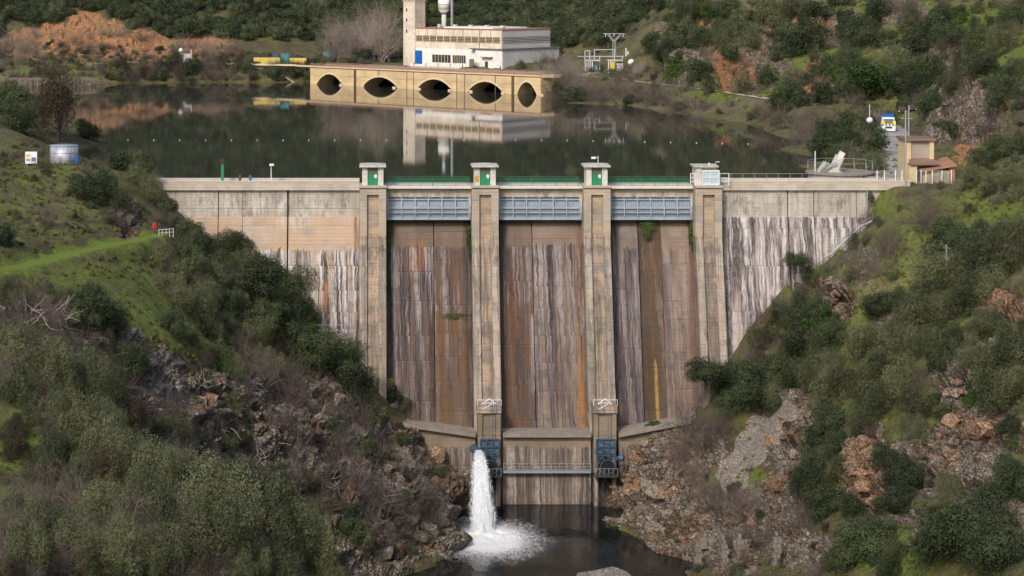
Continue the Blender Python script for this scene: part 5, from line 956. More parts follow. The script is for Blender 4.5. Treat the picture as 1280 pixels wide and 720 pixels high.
for yy in (0.0, 6.9):
    m = local_mb(); m.box(-2.5, 88.5, yy, yy+.12, 6.3, 6.42); m.box(-2.5, 88.5, yy, yy+.12, 5.55, 5.85)
    for i in range(91): m.box(-2.5+i, -2.35+i, yy, yy+.12, 5.8, 6.32)
    m.build('parapet_railing', mRailR, br, kind='stuff')
k = MB(); pa = [(-17.4-2.4*.73, 621+2.4*.68), (-24, 630), (-38, 638), (-52, 643)]
for (x0, y0), (x1, y1) in zip(pa[:-1], pa[1:]): k.beam((x0, y0, 3.5), (x1, y1, 3.4), .4, .5)
k.build('shore_wall', mRing, label='low pale wall continuing the bridge deck line along the far left bank', cat='wall')
k = MB(); pa = [(47.5, 561), (56, 566), (62, 572), (66, 580)]
for (x0, y0), (x1, y1) in zip(pa[:-1], pa[1:]): k.beam((x0, y0, 3.4), (x1, y1, 3.3), .5, .9)
k.build('shore_wall', mRing, label='low pale wall from the right bridge end towards the substation', cat='wall')
# ------------------------------------------------------------ power house
mWall = plain('cream_wall', (.60, .535, .44), .9, var=.5, scale=.8); mWhW = plain('white_wall', (.72, .70, .65), .85, var=.35, scale=.8); mGreyW = plain('grey_and_shaded_side', (.50, .49, .47), .9, var=.2, scale=.9); mWinD = plain('dark_window', (.05, .055, .06), .25); mLouv = plain('ochre_louvre', (.36, .26, .14), .8)
mRoofR = plain('red_roof_edge', (.35, .17, .12), .8); mBlueD = plain('blue_door', (.01, .11, .42), .5, var=.1); mYel = plain('yellow_wall', (.62, .46, .12), .8); mTeal = plain('teal_sheet', (.05, .20, .22), .6)
ph = empty('power_house', (39.6, 611, 3.3), 'cream power house with a square tower and louvred band beyond the arched bridge', 'building', rz=ANG)
lbox(ph, 'main_wall', mWall, -39.2, 0, 0, 24, -2, 11.7); lbox(ph, 'roof_slab', mRoofR, -39.3, .25, -.2, 24.2, 11.7, 11.95); lbox(ph, 'roof_skylight', mWhW, -26, -6, 3, 20, 11.95, 12.3)
lbox(ph, 'tower', mWall, -40.1, -35.2, -.4, 4.6, -2, 20.2); lbox(ph, 'tower_cap', mRing, -40.3, -35.0, -.6, 4.8, 20.2, 20.5)
for z in (17, 13.8, 10.2): lbox(ph, 'tower_window', mWinD, -38.9, -38.4, -.46, -.3, z, z+1)
lbox(ph, 'low_wing', mWhW, -9.5, 1.2, -1.2, 27, -2, 5.7); lbox(ph, 'low_wing_roof', plain('dark_roof', (.14, .14, .17), .8), -11.5, 1.6, -1.7, 27.4, 5.7, 6.0)
lbox(ph, 'louvre_shade_plate', mStainShade, -35, -.5, -.06, 0, 7.7, 9.5); lbox(ph, 'side_louvre_shade_plate', mStainShade, 0, .06, .5, 23.6, 7.7, 9.5)  # dark plates on the wall stand in for shade behind the slats
for q_ in range(4):
    lbox(ph, 'louvre_slat', mLouv, -35, -.4, -.2, -.07, 7.75+q_*.47, 7.95+q_*.47); lbox(ph, 'louvre_slat', mGreyW, .07, .2, .5, 23.6, 7.75+q_*.47, 7.95+q_*.47)  # end-face slats are greyer: that side's shade is in their colour
for q_ in range(13): lbox(ph, 'louvre_post', mWall, -35+q_*2.87, -34.8+q_*2.87, -.22, -.05, 7.7, 9.5)
lbox(ph, 'white_base_wall', mWhW, -35, -9.6, -.1, 0, -2, 5.4); lbox(ph, 'blue_door', mBlueD, -36.2, -32.3, -.32, -.1, -.2, 4.7)
for (a, b) in ((-28, -20.3), (-19.5, -14.2)):
    f = lbox(ph, 'window', mWinD, a, b, -.2, -.1, 1.2, 3.6)
    for q_ in range(7): lbox(f, 'window_bar', mRing, a+(b-a)*q_/6-.06, a+(b-a)*q_/6+.06, -.28, -.2, 1.2, 3.6)
lbox(ph, 'grey_door', mShut, -12.8, -10.9, -.2, -.1, -.3, 2.6); lbox(ph, 'canopy', mRoofR, -6.6, -2.4, -2.4, -1.2, 3.3, 3.5); lbox(ph, 'side_door', mWinD, -5.6, -4.4, -1.28, -1.2, -.3, 2.1)
lbox(ph, 'side_wall_shade_tone', mGreyW, 0, .05, 0, 24, 6.2, 7.6); lbox(ph, 'wing_side_shade_tone', mGreyW, 1.2, 1.26, -1.0, 27, -1, 5.6); lbox(ph, 'side_upper_shade_tone', mGreyW, 0, .05, 0, 24, 9.55, 11.6)  # grey sheets carry the shaded tone of the end walls as colour
lbox(ph, 'drain_pipe', mStainShade, -8.9, -8.75, -.14, 0, 5.9, 11.7)
for q_ in range(9): lbox(ph, 'wall_stain', mStainShade if q_ % 3 else mGreyW, -34+q_*3.7, -33.93+q_*3.7, -.12, -.02, 9.6, 11.6)
for q_ in range(5): lbox(ph, 'roof_vent', mGreyW, -33+q_*6.5, -32+q_*6.5, 8, 9.2, 12.3 if 1 <= q_ <= 3 else 11.95, 12.9)
fw = empty('forecourt_wall', (39.6, 611, 3.0), 'low white forecourt wall with dark railing before the power house', 'wall', rz=ANG); lbox(fw, 'white_wall', mWhW, -34.5, -14, -3.3, -3.0, -.6, .9)
for q_ in range(9): lbox(fw, 'post', mStainShade, -38+q_*5, -37.8+q_*5, -3.35, -3.1, -.6, 1.3)
# surge tank and mast behind
x, y, _ = P(555, 40, 680); st = empty('surge_tank', (x, y, 10), 'white cylindrical tank on a grey column rising behind the power house', 'tank')
MB().cyl(x, y, 8, 19.2, .8, 20).build('column', mGreyW, st, True); MB().cyl(x, y, 20.2, 24.4, 2.0, 28).build('tank_drum', mWhW, st, True); MB().cyl(x, y, 21.9, 22.2, 2.06, 28).build('drum_band', mGreyW, st, True); MB().cyl(x, y, 18.6, 20.2, .8, 24, 2.0).build('drum_cone', mGreyW, st, True); MB().cyl(x, y, 24.4, 31, .7, 16).build('riser_pipe', mSteel, st, True)
x, y, _ = P(565, 40, 678); o = MB().tube([(x, y, 8), (x, y, 32)], .5, 10).build('steel_mast', mSteel, label='tall slim grey mast right beside the white surge tank', cat='mast')
# substation
mSt2 = plain('light_steel', (.36, .36, .36), .6)
sb = empty('substation', (80, 590, 3.2), 'open electrical substation with white steel gantries beside the power house', 'substation')
k = MB()
def S(px, py, Y=592): return P(px, py, Y)
for i, (a, b, t) in enumerate([(731, 731, 64), (737, 737, 64), (743, 743, 62), (749.5, 749.5, 71), (778, 778, 71), (768, 768, 62)]):
    MB().beam(S(a, 90), S(a, t), .32).build('gantry_post', mSt2, sb)
for a, b, yy in [(722, 780, 70.5), (743, 769, 62), (731, 738, 63.5)]: MB().beam(S(a, yy), S(b, yy), .28).build('gantry_beam', mSt2, sb)
for (a, b) in ((732, 749), (760, 778)):
    t = empty('transformer_bay', (0, 0, 0)); t.parent = sb; X0, Y0, Z0 = S(a, 92, 590); X1 = S(b, 92, 590)[0]; z1 = S(a, 75, 590)[2]
    MB().box(X0, X1, 589.6, 594, z1-.3, z1).build('bay_roof', mGreyW, t); MB().box(X0+.3, X1-.3, 591, 593.5, Z0, z1-1.2).build('transformer', plain('transformer_blue', (.16, .19, .27), .6), t)
    for q_ in range(4): MB().box(X0+q_*.62, X0+q_*.62+.22, 589.7, 590, Z0, z1-.4).build('bay_bar', mWh, t)
MB().box(S(761, 84)[0], S(767, 84)[0], 588.5, 589.4, 3.0, 6.2).build('cabinet', mYel, sb); MB().box(S(769, 84)[0], S(777, 84)[0], 588.5, 589.4, 3.0, 5.8).build('cabinet', mWhW, sb)
o = MB().box(S(779, 84)[0], S(792, 84)[0], 588, 591, 2.5, S(780, 84)[2]).build('yellow_hut', plain('ochre_hut', (.55, .34, .07), .8), label='ochre yellow hut at the right end of the substation', cat='hut')
x, y, z = S(789, 78, 589); MB().ball((x, y, z), 1.0).build('white_dish', mWh, label='round white dish above the ochre hut by the substation', cat='dish')
py_ = empty('lattice_pylon', S(768, 88, 600), 'white Y shaped lattice pylon behind the substation', 'pylon')
def lat(p, q, w0, w1, n=6):
    k = MB(); p = Vector(p); q = Vector(q)
    for s in range(n):
        a = p+(q-p)*s/n; b = p+(q-p)*(s+1)/n; wa = w0+(w1-w0)*s/n; wb = w0+(w1-w0)*(s+1)/n; e = Vector((1, 0, 0))
        k.beam(a-e*wa, b-e*wb, .13); k.beam(a+e*wa, b+e*wb, .13); k.beam(a-e*wa, b+e*wb, .07); k.beam(a+e*wa, b-e*wb, .07)
    return k
lat(S(768, 90, 600), S(767.5, 52, 600), .8, .35, 8).build('mast', mSt2, py_); lat(S(767.5, 52, 600), S(760, 42.5, 600), .3, .3, 4).build('arm', mSt2, py_); lat(S(767.5, 52, 600), S(776, 42.5, 600), .3, .3, 4).build('arm', mSt2, py_)
MB().beam(S(754, 42, 600), S(782, 42, 600), .18).build('cross_beam', mSt2, py_)
for a in (757, 767.5, 779): MB().beam(S(a, 42, 600), S(a, 46, 600), .16).build('insulator', mWh, py_)
for a, t, w_ in ((782.5, 60, 'tallest left one'), (785, 64, 'middle one'), (791, 66, 'right one')):
    MB().beam(S(a, 88, 596), S(a, t, 596), .3).build('steel_post', mWh, label='thin white steel post by the ochre hut, '+w_, cat='post', group='thin posts right of the substation')
# left far bank
def wl(name, mat, a, b, t, bt, Y, th, lab, cat):
    X0, _, z1 = P(a, t, Y); X1, _, z0 = P(b, bt, Y); return MB().box(X0, X1, Y, Y+th, z0-.5, z1).build(name, mat, label=lab, cat=cat)
wl('yellow_wall', mYel, 317, 350, 72, 79, 640, .5, 'longer yellow wall left of the teal gate on the far bank', 'wall'); wl('yellow_wall', mYel, 362, 383, 72.5, 79, 640, .5, 'shorter yellow wall at the left end of the bridge', 'wall')
wl('teal_gate', mTeal, 351, 361, 67, 78, 640.6, .3, 'tall teal gate between the two yellow walls', 'gate'); wl('teal_shelter', mTeal, 404, 428, 65, 74, 658, 4, 'low teal roofed shelter before the bare trees', 'shelter')
wl('blue_container', mBlue, 340, 348, 67.5, 71.5, 644, 2, 'small blue box just behind the yellow wall', 'container'); wl('grey_shed', mGreyW, 226, 238, 67.5, 76, 642, 4, 'small pale grey shed by the orange bank', 'shed')
x, y, z = P(226, 63, 641); k = MB(); k.ball((x, y, z), .75); k.tube([(x, y, z-3), (x, y, z)], .12); k.build('white_globe_mast', mWh, label='white globe on a short mast beside the grey shed', cat='mast')
x, y, z = P(239, 62, 641); MB().tube([(x, y, z-4), (x, y, z)], .12).build('thin_pole', mWh, label='thin white pole right of the grey shed', cat='pole')
# reeds at the far shore
r_ = np.random.default_rng(3); n = 6000; px = r_.uniform(14, 118, n); c = np.stack([(px-PX0)*612/F+r_.normal(0, .5, n), 612+r_.normal(0, .8, n), -2+r_.random(n)*2.2], 1); nr = np.tile([0, -1., .1], (n, 1))+r_.normal(0, .3, (n, 3)); nr /= np.linalg.norm(nr, axis=1, keepdims=True)
a = np.tile([.0, 0, 1.], (n, 1))+r_.normal(0, .15, (n, 3)); b = np.cross(nr, a); v = np.stack([c-a*.5, c+b*.07, c+a*.5, c-b*.07], 1).reshape(-1, 3)
tag(link('reeds', qmesh('reeds', v, r_.random(n).repeat(4), mPal)), 'band of pale dry reeds standing at the far left shore', 'reeds', kind='stuff')
# ------------------------------------------------------------ right abutment
def ribbon(name, pts, wd, mat, lift=.06):
    v = []; f = []
    for i, p in enumerate(pts):
        p = Vector(p); d = (Vector(pts[min(i+1, len(pts)-1)])-Vector(pts[max(i-1, 0)])); d.z = 0; d.normalize(); s = Vector((d.y, -d.x, 0))*(wd[i] if isinstance(wd, list) else wd)
        v += [tuple(p-s+Vector((0, 0, lift))), tuple(p+s+Vector((0, 0, lift)))]
    for i in range(len(pts)-1): f.append((2*i, 2*i+1, 2*i+3, 2*i+2))
    m = MB(); m.v = v; m.f = f; return m.build(name, mat, kind='structure')
g = G('asphalt_worn'); p = g.pos(); n = g.noise(p, .5, 5, .65); n2 = g.noise(p, 6, 3); c = g.mix(g.st(n, .35, .65), (.20, .19, .18, 1), (.36, .345, .325, 1)); g.bump(n2, .3, .03); mRoad = g.col(c, .95)
rp = [(79.5, 303.5, -.3), (82, 321, -.3), (85.4, 332, -.3), (88.8, 343, -.2), (92.5, 355, -.1), (96.2, 367, -.0), (103, 395, .3), (107, 428, .85)]; rp = [(x, y, max(float(gz(x, y)), z)) for x, y, z in rp]
ribbon('road', rp, [3.8, 3.4, 3.0, 2.8, 2.7, 2.6, 2.6, 2.8], mRoad, .12)
ribbon('plateau_paving', [(77, 307, -.33), (94, 307, -.33)], 4.3, mRoad, .05)
def drape(pts, lift=0., step=3.):
    out = []
    for p, q in zip(pts[:-1], pts[1:]):
        n = max(1, int(math.hypot(q[0]-p[0], q[1]-p[1])/step))
        for i in range(n): x = p[0]+(q[0]-p[0])*i/n; y = p[1]+(q[1]-p[1])*i/n; out.append((x, y, float(gz(x, y))+lift))
    return out
ribbon('shore_track', drape(_sp), 1.2, plain('track_gravel', (.42, .37, .30), .95, var=.4), .16)
ribbon('bank_road', drape([((px-PX0)*Y/F, Y, 0) for px, Y in ((120, 646), (200, 644), (260, 642), (330, 637), (378, 632), (391, 629))]), 1.3, plain('pale_road', (.46, .42, .34), .95, var=.3), .35)
gh = empty('gatehouse', (84.5, 308, -.35), 'narrow cream gatehouse with grey panel and lean-to roof at the right dam end', 'building')
mTile = plain('brown_roof', (.20, .13, .10), .85, var=.4); mOch = plain('ochre_render', (.55, .44, .26), .9, var=.25); mPan = plain('grey_panel', (.33, .29, .24), .9)
def X6(px): return XP(px, 306)
def Z6(py): return ZP(py, 306)
MB().box(X6(1136), X6(1164), 306.3, 310.5, -.4, Z6(176)).build('tower_body', mPan, gh)
for a, b in ((1133, 1139), (1162, 1167.5)): MB().box(X6(a), X6(b), 306, 310.8, -.4 if a < 1140 else Z6(200), Z6(176)).build('corner_pilaster', mOch, gh)
MB().box(X6(1131), X6(1169.5), 305.6, 311.2, Z6(176), Z6(173)).build('roof_slab', mTile, gh)
MB().slope(X6(1134.5), X6(1172), 304.6, 306.2, Z6(206), Z6(203.5), Z6(206), Z6(203.5)).build('lean_to_eave', mTile, gh)
k = MB(); k.hexa([(X6(1134.5), 304.5, Z6(205)), (X6(1172), 304.5, Z6(205)), (X6(1166), 307, Z6(197)), (X6(1137), 307, Z6(197)), (X6(1134.5), 304.5, Z6(203.6)), (X6(1172), 304.5, Z6(203.6)), (X6(1166), 307, Z6(195.6)), (X6(1137), 307, Z6(195.6))]); k.build('lean_to_roof', mTile, gh)
MB().box(X6(1134), X6(1144), 304.9, 306, -.4, Z6(205.5)).build('porch_wall', mOch, gh); MB().box(X6(1144), X6(1152), 305.3, 306, -.4, Z6(206)).build('doorway', mWinD, gh)
an = empty('annex', (87.5, 307, -.35), 'low annex with a sloping red tiled roof right of the gatehouse', 'building'); mRed = plain('red_tile', (.34, .18, .12), .85, var=.45)
MB().box(X6(1151), X6(1188), 304.6, 309, -.4, Z6(212)).build('annex_wall', mOch, an); MB().box(X6(1158), X6(1186), 304.5, 304.6, -.2, Z6(215)).build('annex_door', mPan, an); MB().box(X6(1183), X6(1190), 304.4, 308, -.4, Z6(209)).build('brick_end', mRed, an)
Nn = 16
for q_ in range(Nn):      # tile rows running up the slope
    a = X6(1147)+(X6(1192)-X6(1147))*q_/Nn; b = a+(X6(1192)-X6(1147))/Nn*.94; h = .9*q_/Nn
    MB().hexa([(a, 303.9, Z6(213.5)+h), (b, 303.9, Z6(213.5)+h+.05), (b, 309.4, Z6(207)+h+.05), (a, 309.4, Z6(207)+h), (a, 303.9, Z6(213.5)+h+.16), (b, 303.9, Z6(213.5)+h+.2), (b, 309.4, Z6(207)+h+.2), (a, 309.4, Z6(207)+h+.16)]).build('tile_row', mRed, an)
fe = empty('entrance_fence', (84, 303, -.3), 'white and grey steel gate fence in front of the gatehouse and annex', 'fence')
for a in (1097, 1106, 1120, 1128, 1146, 1152, 1158, 1166, 1178, 1190): MB().beam((XP(a, 303), 303.3, -.4), (XP(a, 303), 303.3, 1.75), .12).build('fence_post', mWh, fe)
k = MB()
for a, b in ((1097, 1128), (1146, 1190)):
    for zz in (1.65, .1): k.beam((XP(a, 303), 303.3, zz), (XP(b, 303), 303.3, zz), .05)
    x0, x1 = XP(a, 303), XP(b, 303)
    for q_ in range(int((x1-x0)/.25)): k.beam((x0+q_*.25, 303.3, .1), (x0+q_*.25, 303.3, 1.65), .022)
k.build('fence_bar', mSteel, fe, kind='stuff')
pl = empty('power_pole', (XP(1132, 300), 299, -2.8), 'tall grey pole with a crossarm at the corner of the gatehouse', 'pole')
MB().tube([(XP(1132, 299), 299, -5.5), (XP(1132, 299), 299, 10.9)], [.16, .11], 8).build('shaft', mSteel, pl); MB().beam((XP(1125, 299), 299, 9.9), (XP(1141, 299), 299, 9.9), .1).build('crossarm', mSteel, pl)
MB().tube([(XP(1136, 330), 330, -.3), (XP(1136, 330), 330, ZP(132, 330))], .12, 8).build('power_pole', mSteel, label='second thinner grey pole beside the road just behind the tall crossarm pole', cat='pole')
MB().tube([(XP(1165, 313), 313, 0), (XP(1165, 313), 313, ZP(158, 313))], .05, 6).build('antenna', mSteel, label='thin antenna mast on the right corner of the gatehouse roof', cat='antenna')
L = at(1183, 355); k = MB(); k.tube([L, (L[0], L[1], L[2]+5.2)], .14, 8); k.box(L[0]-.3, L[0]+.3, L[1]-.15, L[1]+.15, L[2]+3.1, L[2]+3.6); k.beam((L[0]-.5, L[1], L[2]+4.8), (L[0]+.5, L[1], L[2]+4.8), .1); k.build('power_pole', mSteel, label='small grey power pole standing among bushes on the right slope', cat='pole')
L = at(1255, 240); k = MB()
for a in (-.7, .7): k.beam((L[0]+a, L[1], L[2]-.3), (L[0]+a, L[1], L[2]+2.6), .18)
k.box(L[0]-1, L[0]+1, L[1]-.5, L[1]+1.2, L[2]+2.5, L[2]+2.7); k.box(L[0]-.6, L[0]+.6, L[1]+.2, L[1]+1, L[2]-.3, L[2]+2.5); k.build('small_shelter', plain('weathered_wood', (.14, .11, .09), .9), label='small weathered shelter in the meadow right of the annex', cat='shelter')
# drain pipe and stair down the right abutment
k = MB(); a = [P(*(lambda q: (q[0], q[1], q[2]-.9))(contact(px, py))) for px, py in [(1091, 276), (1075, 283), (1040, 316), (1030, 322)]]; k.tube(a, .16, 8)
dp = k.build('abutment_pipe', mSteel, label='grey pipe running diagonally down the right abutment of the dam', cat='pipe'); k = MB(); a0 = Vector(a[0]); a1 = Vector(a[2])
for q_ in range(8): p_ = a0.lerp(a1, q_/7); k.beam(p_, p_+Vector((0, 0, .9)), .06)
k.beam(a0+Vector((0, 0, .9)), a1+Vector((0, 0, .9)), .06); k.build('handrail', mSteel, dp)
MB().beam((XP(1082.5), 299.3, -1), (XP(1082.5), 299.3, -7.5), .22).build('down_pipe', mSteel, dam)
# raking platform and machine
rk = empty('intake_platform', (70, 314, -1), 'round concrete intake platform in the water behind the right wing wall', 'platform')
cx, cy = XP(1050, 317), 317
MB().cyl(cx, cy, -8, ZP(219, 313), 5.0, 40).build('drum_wall', mUpR, rk); MB().cyl(cx, cy, ZP(219, 313), ZP(217.3, 313), 5.4, 40).build('rim', mLedge, rk)
k = MB()
for q_ in range(14): t = 6.28*q_/14; k.beam((cx+5.1*math.cos(t), cy+5.1*math.sin(t), .6), (cx+5.1*math.cos(t), cy+5.1*math.sin(t), 1.9), .07); k.beam((cx+5.1*math.cos(t), cy+5.1*math.sin(t), 1.9), (cx+5.1*math.cos(t+.45), cy+5.1*math.sin(t+.45), 1.9), .06)
k.build('platform_railing', mSteel, rk)
rm = empty('raking_machine', (cx-1, cy, .8), 'pale grey raking machine with an inclined boom on the round platform', 'machine'); Y = cy-1
k = MB(); k.beam(P(1041, 214, Y), P(1050, 195, Y), .9, 1.3); k.build('boom', mGreyW, rm); MB().beam(P(1048, 193.5, Y), P(1053, 196.5, Y), 1.1, 1.4).build('boom_head', mWhW, rm)
k = MB(); a = P(1022, 215, Y); b = P(1052, 215, Y); c_ = P(1031, 202, Y); k.add([(a[0], Y-.7, a[2]), (b[0], Y-.7, b[2]), (c_[0], Y-.7, c_[2]), (a[0], Y+1, a[2]), (b[0], Y+1, b[2]), (c_[0], Y+1, c_[2])], [(0, 1, 2), (5, 4, 3), (0, 3, 4, 1), (1, 4, 5, 2), (2, 5, 3, 0)]); k.build('machine_housing', mGreyW, rm)
for e in ((1030, 1046), (1025, 1036)): MB().beam(P(e[0], 214, Y-1), P(e[1], 203, Y-1), .2).build('strut', mSteel, rm)
MB().tube([P(1019, 217, 316), P(1019, 189, 316)], .08, 6).build('lamp_post', mWh, label='slim pale lamp post left of the raking machine', cat='lamp post')
k = MB()
for q_ in range(26):
    x_ = XP(905)+q_*.9; 
    if q_ % 2 == 0: k.beam((x_, 304.15, .5), (x_, 304.15, 1.15), .05)
k.beam((XP(900), 304.15, 1.15), (XP(1095), 304.15, 1.15), .05); k.build('crest_railing', mSteel, dam, kind='stuff')
# dish on pillar, rescue truck, cars
L = P(1086, 165, 385); k = MB(); k.beam(P(1083, 172, 385), P(1083, 156, 385), .9); dsh = empty('white_dome', (L[0], L[1], L[2]), 'white round dome on a pinkish pillar left of the rescue truck', 'dome'); k.build('pillar', plain('pinkish_stone', (.45, .33, .28), .9), dsh); MB().ball(P(1087, 150.5, 385), .62).build('dome', mWh, dsh, True); MB().tube([P(1087, 146, 385), P(1087, 131, 385)], .06, 6).build('mast', mWh, dsh)
def vehicle(name, px, py, Y, wid, hgt, ln, body, top, lab, cat, rescue=False):
    x, _, z = P(px, py, Y); z = float(gz(x, Y))+.1; v = empty(name, (x, Y, z), lab, cat, rz=R(-12)); w2 = wid/2
    k = local_mb(); k.hexa([(-w2, 0, .35), (w2, 0, .35), (w2, ln, .35), (-w2, ln, .35), (-w2, 0, hgt*.52), (w2, 0, hgt*.52), (w2, ln, hgt*.55), (-w2, ln, hgt*.55)]); k.build('body', body, v, bevel=.07)
    k = local_mb(); a = ln*.12; k.hexa([(-w2*.97, a, hgt*.52), (w2*.97, a, hgt*.52), (w2*.97, ln*.97, hgt*.54), (-w2*.97, ln*.97, hgt*.54), (-w2*.85, a+.5, hgt), (w2*.85, a+.5, hgt), (w2*.85, ln*.9, hgt), (-w2*.85, ln*.9, hgt)]); k.build('cabin', top, v, bevel=.06)
    k = local_mb(); k.hexa([(-w2*.85, a-.03, hgt*.56), (w2*.85, a-.03, hgt*.56), (w2*.85, a+.1, hgt*.56), (-w2*.85, a+.1, hgt*.56), (-w2*.76, a+.36, hgt*.9), (w2*.76, a+.36, hgt*.9), (w2*.76, a+.5, hgt*.9), (-w2*.76, a+.5, hgt*.9)]); k.build('windscreen', mWinD, v)
    for sx in (-1, 1):
        for yy in (.18*ln, .8*ln):
            k = local_mb(); k.tube([(sx*w2*.99, yy, .36), (sx*(w2-.22), yy, .36)], .36, 14); k.build('wheel', mDark, v)
        k = local_mb(); k.box(*sorted((sx*w2*.9, sx*w2*.6)), -.04, .05, hgt*.36, hgt*.46); k.build('headlight', mWh, v)
    k = local_mb(); k.box(-w2*.5, w2*.5, -.03, .02, hgt*.3, hgt*.42); k.build('grille', mDark, v)
    if rescue:
        k = local_mb(); k.box(-w2*.8, w2*.8, ln*.2, ln*.95, hgt, hgt+.4); k.build('blue_roof_box', mBlueD, v)
        mY = plain('signal_yellow', (.62, .68, .04), .5)
        for q_ in range(8): k = local_mb(); k.box(-w2+q_*wid/8, -w2+(q_+1)*wid/8, -.06, 0, hgt*.47+.18*(q_ % 2), hgt*.55+.18*(q_ % 2)); k.build('checker_panel', mY if q_ % 2 else mBlueD, v)
        k = local_mb(); k.box(-w2*1.02, -w2*.6, .0, .4, hgt*.6, hgt*.78); k.box(w2*.6, w2*1.02, .0, .4, hgt*.6, hgt*.78); k.build('side_marker', mY, v)
vehicle('rescue_truck', 1111, 166, 391, 2.6, 3.0, 6.2, mWh, mWh, 'white rescue truck with blue roof and yellow blue checks parked on the road', 'truck', True)
vehicle('parked_car', 1128, 158, 424, 1.8, 1.5, 4.2, plain('maroon_paint', (.09, .02, .04), .3), mDark, 'dark maroon car parked on the road behind the rescue truck', 'car')
vehicle('parked_car', 1141, 157, 422, 1.8, 1.5, 4.2, plain('violet_grey_paint', (.06, .05, .09), .3), mDark, 'violet grey car at the road bend right of the maroon car', 'car')
# ------------------------------------------------------------ left abutment
x, y, _ = P(80, 207, 292); z = float(gz(x, y)); tk = empty('water_tank', (x, y, z), 'round galvanised steel water tank on the left spur above the path', 'tank'); zt = ZP(182.5, 290)
g = G('galvanised_sheet'); n = g.noise(g.n('ShaderNodeMapping', 0, {0: g.pos(), 'Scale': (2, 2, .3)}), 1, 4); g.col(g.mix(g.st(n, .3, .7), (.26, .29, .33, 1), (.50, .54, .60, 1)), .42, .4)
MB().cyl(x, y, z-1, zt, 2.05, 40).build('tank_shell', g.mat, tk, True)
for q_ in range(3): MB().tube([(x, y, zt-.1-q_*1.0), (x, y, zt-.03-q_*1.0)], 2.1, 40).build('hoop', mSteel, tk)
MB().box(x+1.7, x+2.2, y-1.2, y-.9, z-.2, z+1.0).build('blue_valve_box', mBlueD, tk)
x, y, _ = P(39, 205, 288); z = float(gz(x, y)); sg = empty('notice_board', (x, y, z), 'white notice board with blue and yellow marks on two posts left of the tank', 'sign')
for sx in (-.6, .6): MB().beam((x+sx, y, z-.4), (x+sx, y, ZP(190, 288)), .09).build('post', mSteel, sg)
bd = MB().box(x-.85, x+.85, y-.1, y-.04, ZP(204.5, 288), ZP(189.5, 288)).build('board', mWh, sg); zt = ZP(190, 288)
MB().box(x+.05, x+.7, y-.13, y-.101, zt-1.3, zt-.75).build('map_print', plain('print_blue_grey', (.12, .17, .28), .6), sg); MB().box(x-.7, x-.1, y-.13, y-.101, zt-.7, zt-.3).build('yellow_print', mYel, sg); MB().box(x-.7, x-.1, y-.13, y-.101, zt-1.3, zt-.95).build('grey_print', mSteel, sg)
# people: one continuous skinned body each
def person(loc, jacket, legs, lab, rz=0, bend=0.):
    pts = {'pel': (0, 0, .92), 'wst': (0, 0, 1.1), 'chs': (0, -bend*.4, 1.38), 'nck': (0, -bend*.6, 1.5), 'hd0': (0, -bend*.7, 1.6), 'hd1': (0, -bend*.7, 1.72)}
    e = [('pel', 'wst'), ('wst', 'chs'), ('chs', 'nck'), ('nck', 'hd0'), ('hd0', 'hd1')]; rr = {'pel': .15, 'wst': .13, 'chs': .16, 'nck': .06, 'hd0': .095, 'hd1': .09}
    for s, n_ in ((-1, 'l'), (1, 'r')):
        pts.update({'hip'+n_: (s*.1, 0, .86), 'kne'+n_: (s*.12, -.06, .48), 'ank'+n_: (s*.13, .02, .09), 'toe'+n_: (s*.14, -.14, .04), 'sho'+n_: (s*.2, -bend*.4, 1.4), 'elb'+n_: (s*.27, .02-bend*.3, 1.12), 'wri'+n_: (s*.22, -.2, .95), 'hnd'+n_: (s*.2, -.28, .93)})
        e += [('pel', 'hip'+n_), ('hip'+n_, 'kne'+n_), ('kne'+n_, 'ank'+n_), ('ank'+n_, 'toe'+n_), ('chs', 'sho'+n_), ('sho'+n_, 'elb'+n_), ('elb'+n_, 'wri'+n_), ('wri'+n_, 'hnd'+n_)]
        rr.update({'hip'+n_: .1, 'kne'+n_: .065, 'ank'+n_: .045, 'toe'+n_: .04, 'sho'+n_: .075, 'elb'+n_: .055, 'wri'+n_: .035, 'hnd'+n_: .035})
    ks = list(pts); me = bpy.data.meshes.new('body'); me.from_pydata([pts[k] for k in ks], [(ks.index(a), ks.index(b)) for a, b in e], []); o = link('tmp', me)
    md = o.modifiers.new('skin', 'SKIN')
    for i, k in enumerate(ks): me.skin_vertices[0].data[i].radius = (rr[k], rr[k])
    me.skin_vertices[0].data[0].use_root = True; sd = o.modifiers.new('sub', 'SUBSURF'); sd.levels = 1; sd.render_levels = 1
    dg = bpy.context.evaluated_depsgraph_get(); m2_ = bpy.data.meshes.new_from_object(o.evaluated_get(dg)); bpy.data.objects.remove(o)
    m2_.materials.clear()
    for mt in (plain('skin', (.45, .27, .2), .6), jacket, legs, mDark): m2_.materials.append(mt)
    for p_ in m2_.polygons: z_ = p_.center.z; p_.material_index = 0 if (z_ > 1.5 or (p_.center.y < -.22 and .85 < z_ < 1.05)) else (1 if z_ > .95 else (2 if z_ > .1 else 3)); p_.use_smooth = True
    r = empty('person', loc, lab, 'person', rz=rz); link('body', m2_, r); k = local_mb(); k.ball((0, .015-bend*.7, 1.68), .112, 8); k.build('hair', plain('dark_hair', (.03, .02, .015), .7), r, True); return r
L = at(193, 293); mRedC = plain('red_jacket', (.60, .03, .025), .7, var=.1)
person(L, mRedC, plain('red_trousers', (.38, .03, .03), .8), 'person in red walking on the grassy path near the white rail', R(20), .1)
person((XP(300, 301.5), 301.5, -.75+.35), plain('maroon_jacket', (.12, .04, .06), .8), mDark, 'person in dark maroon looking over the parapet on the left crest', 0, .15)
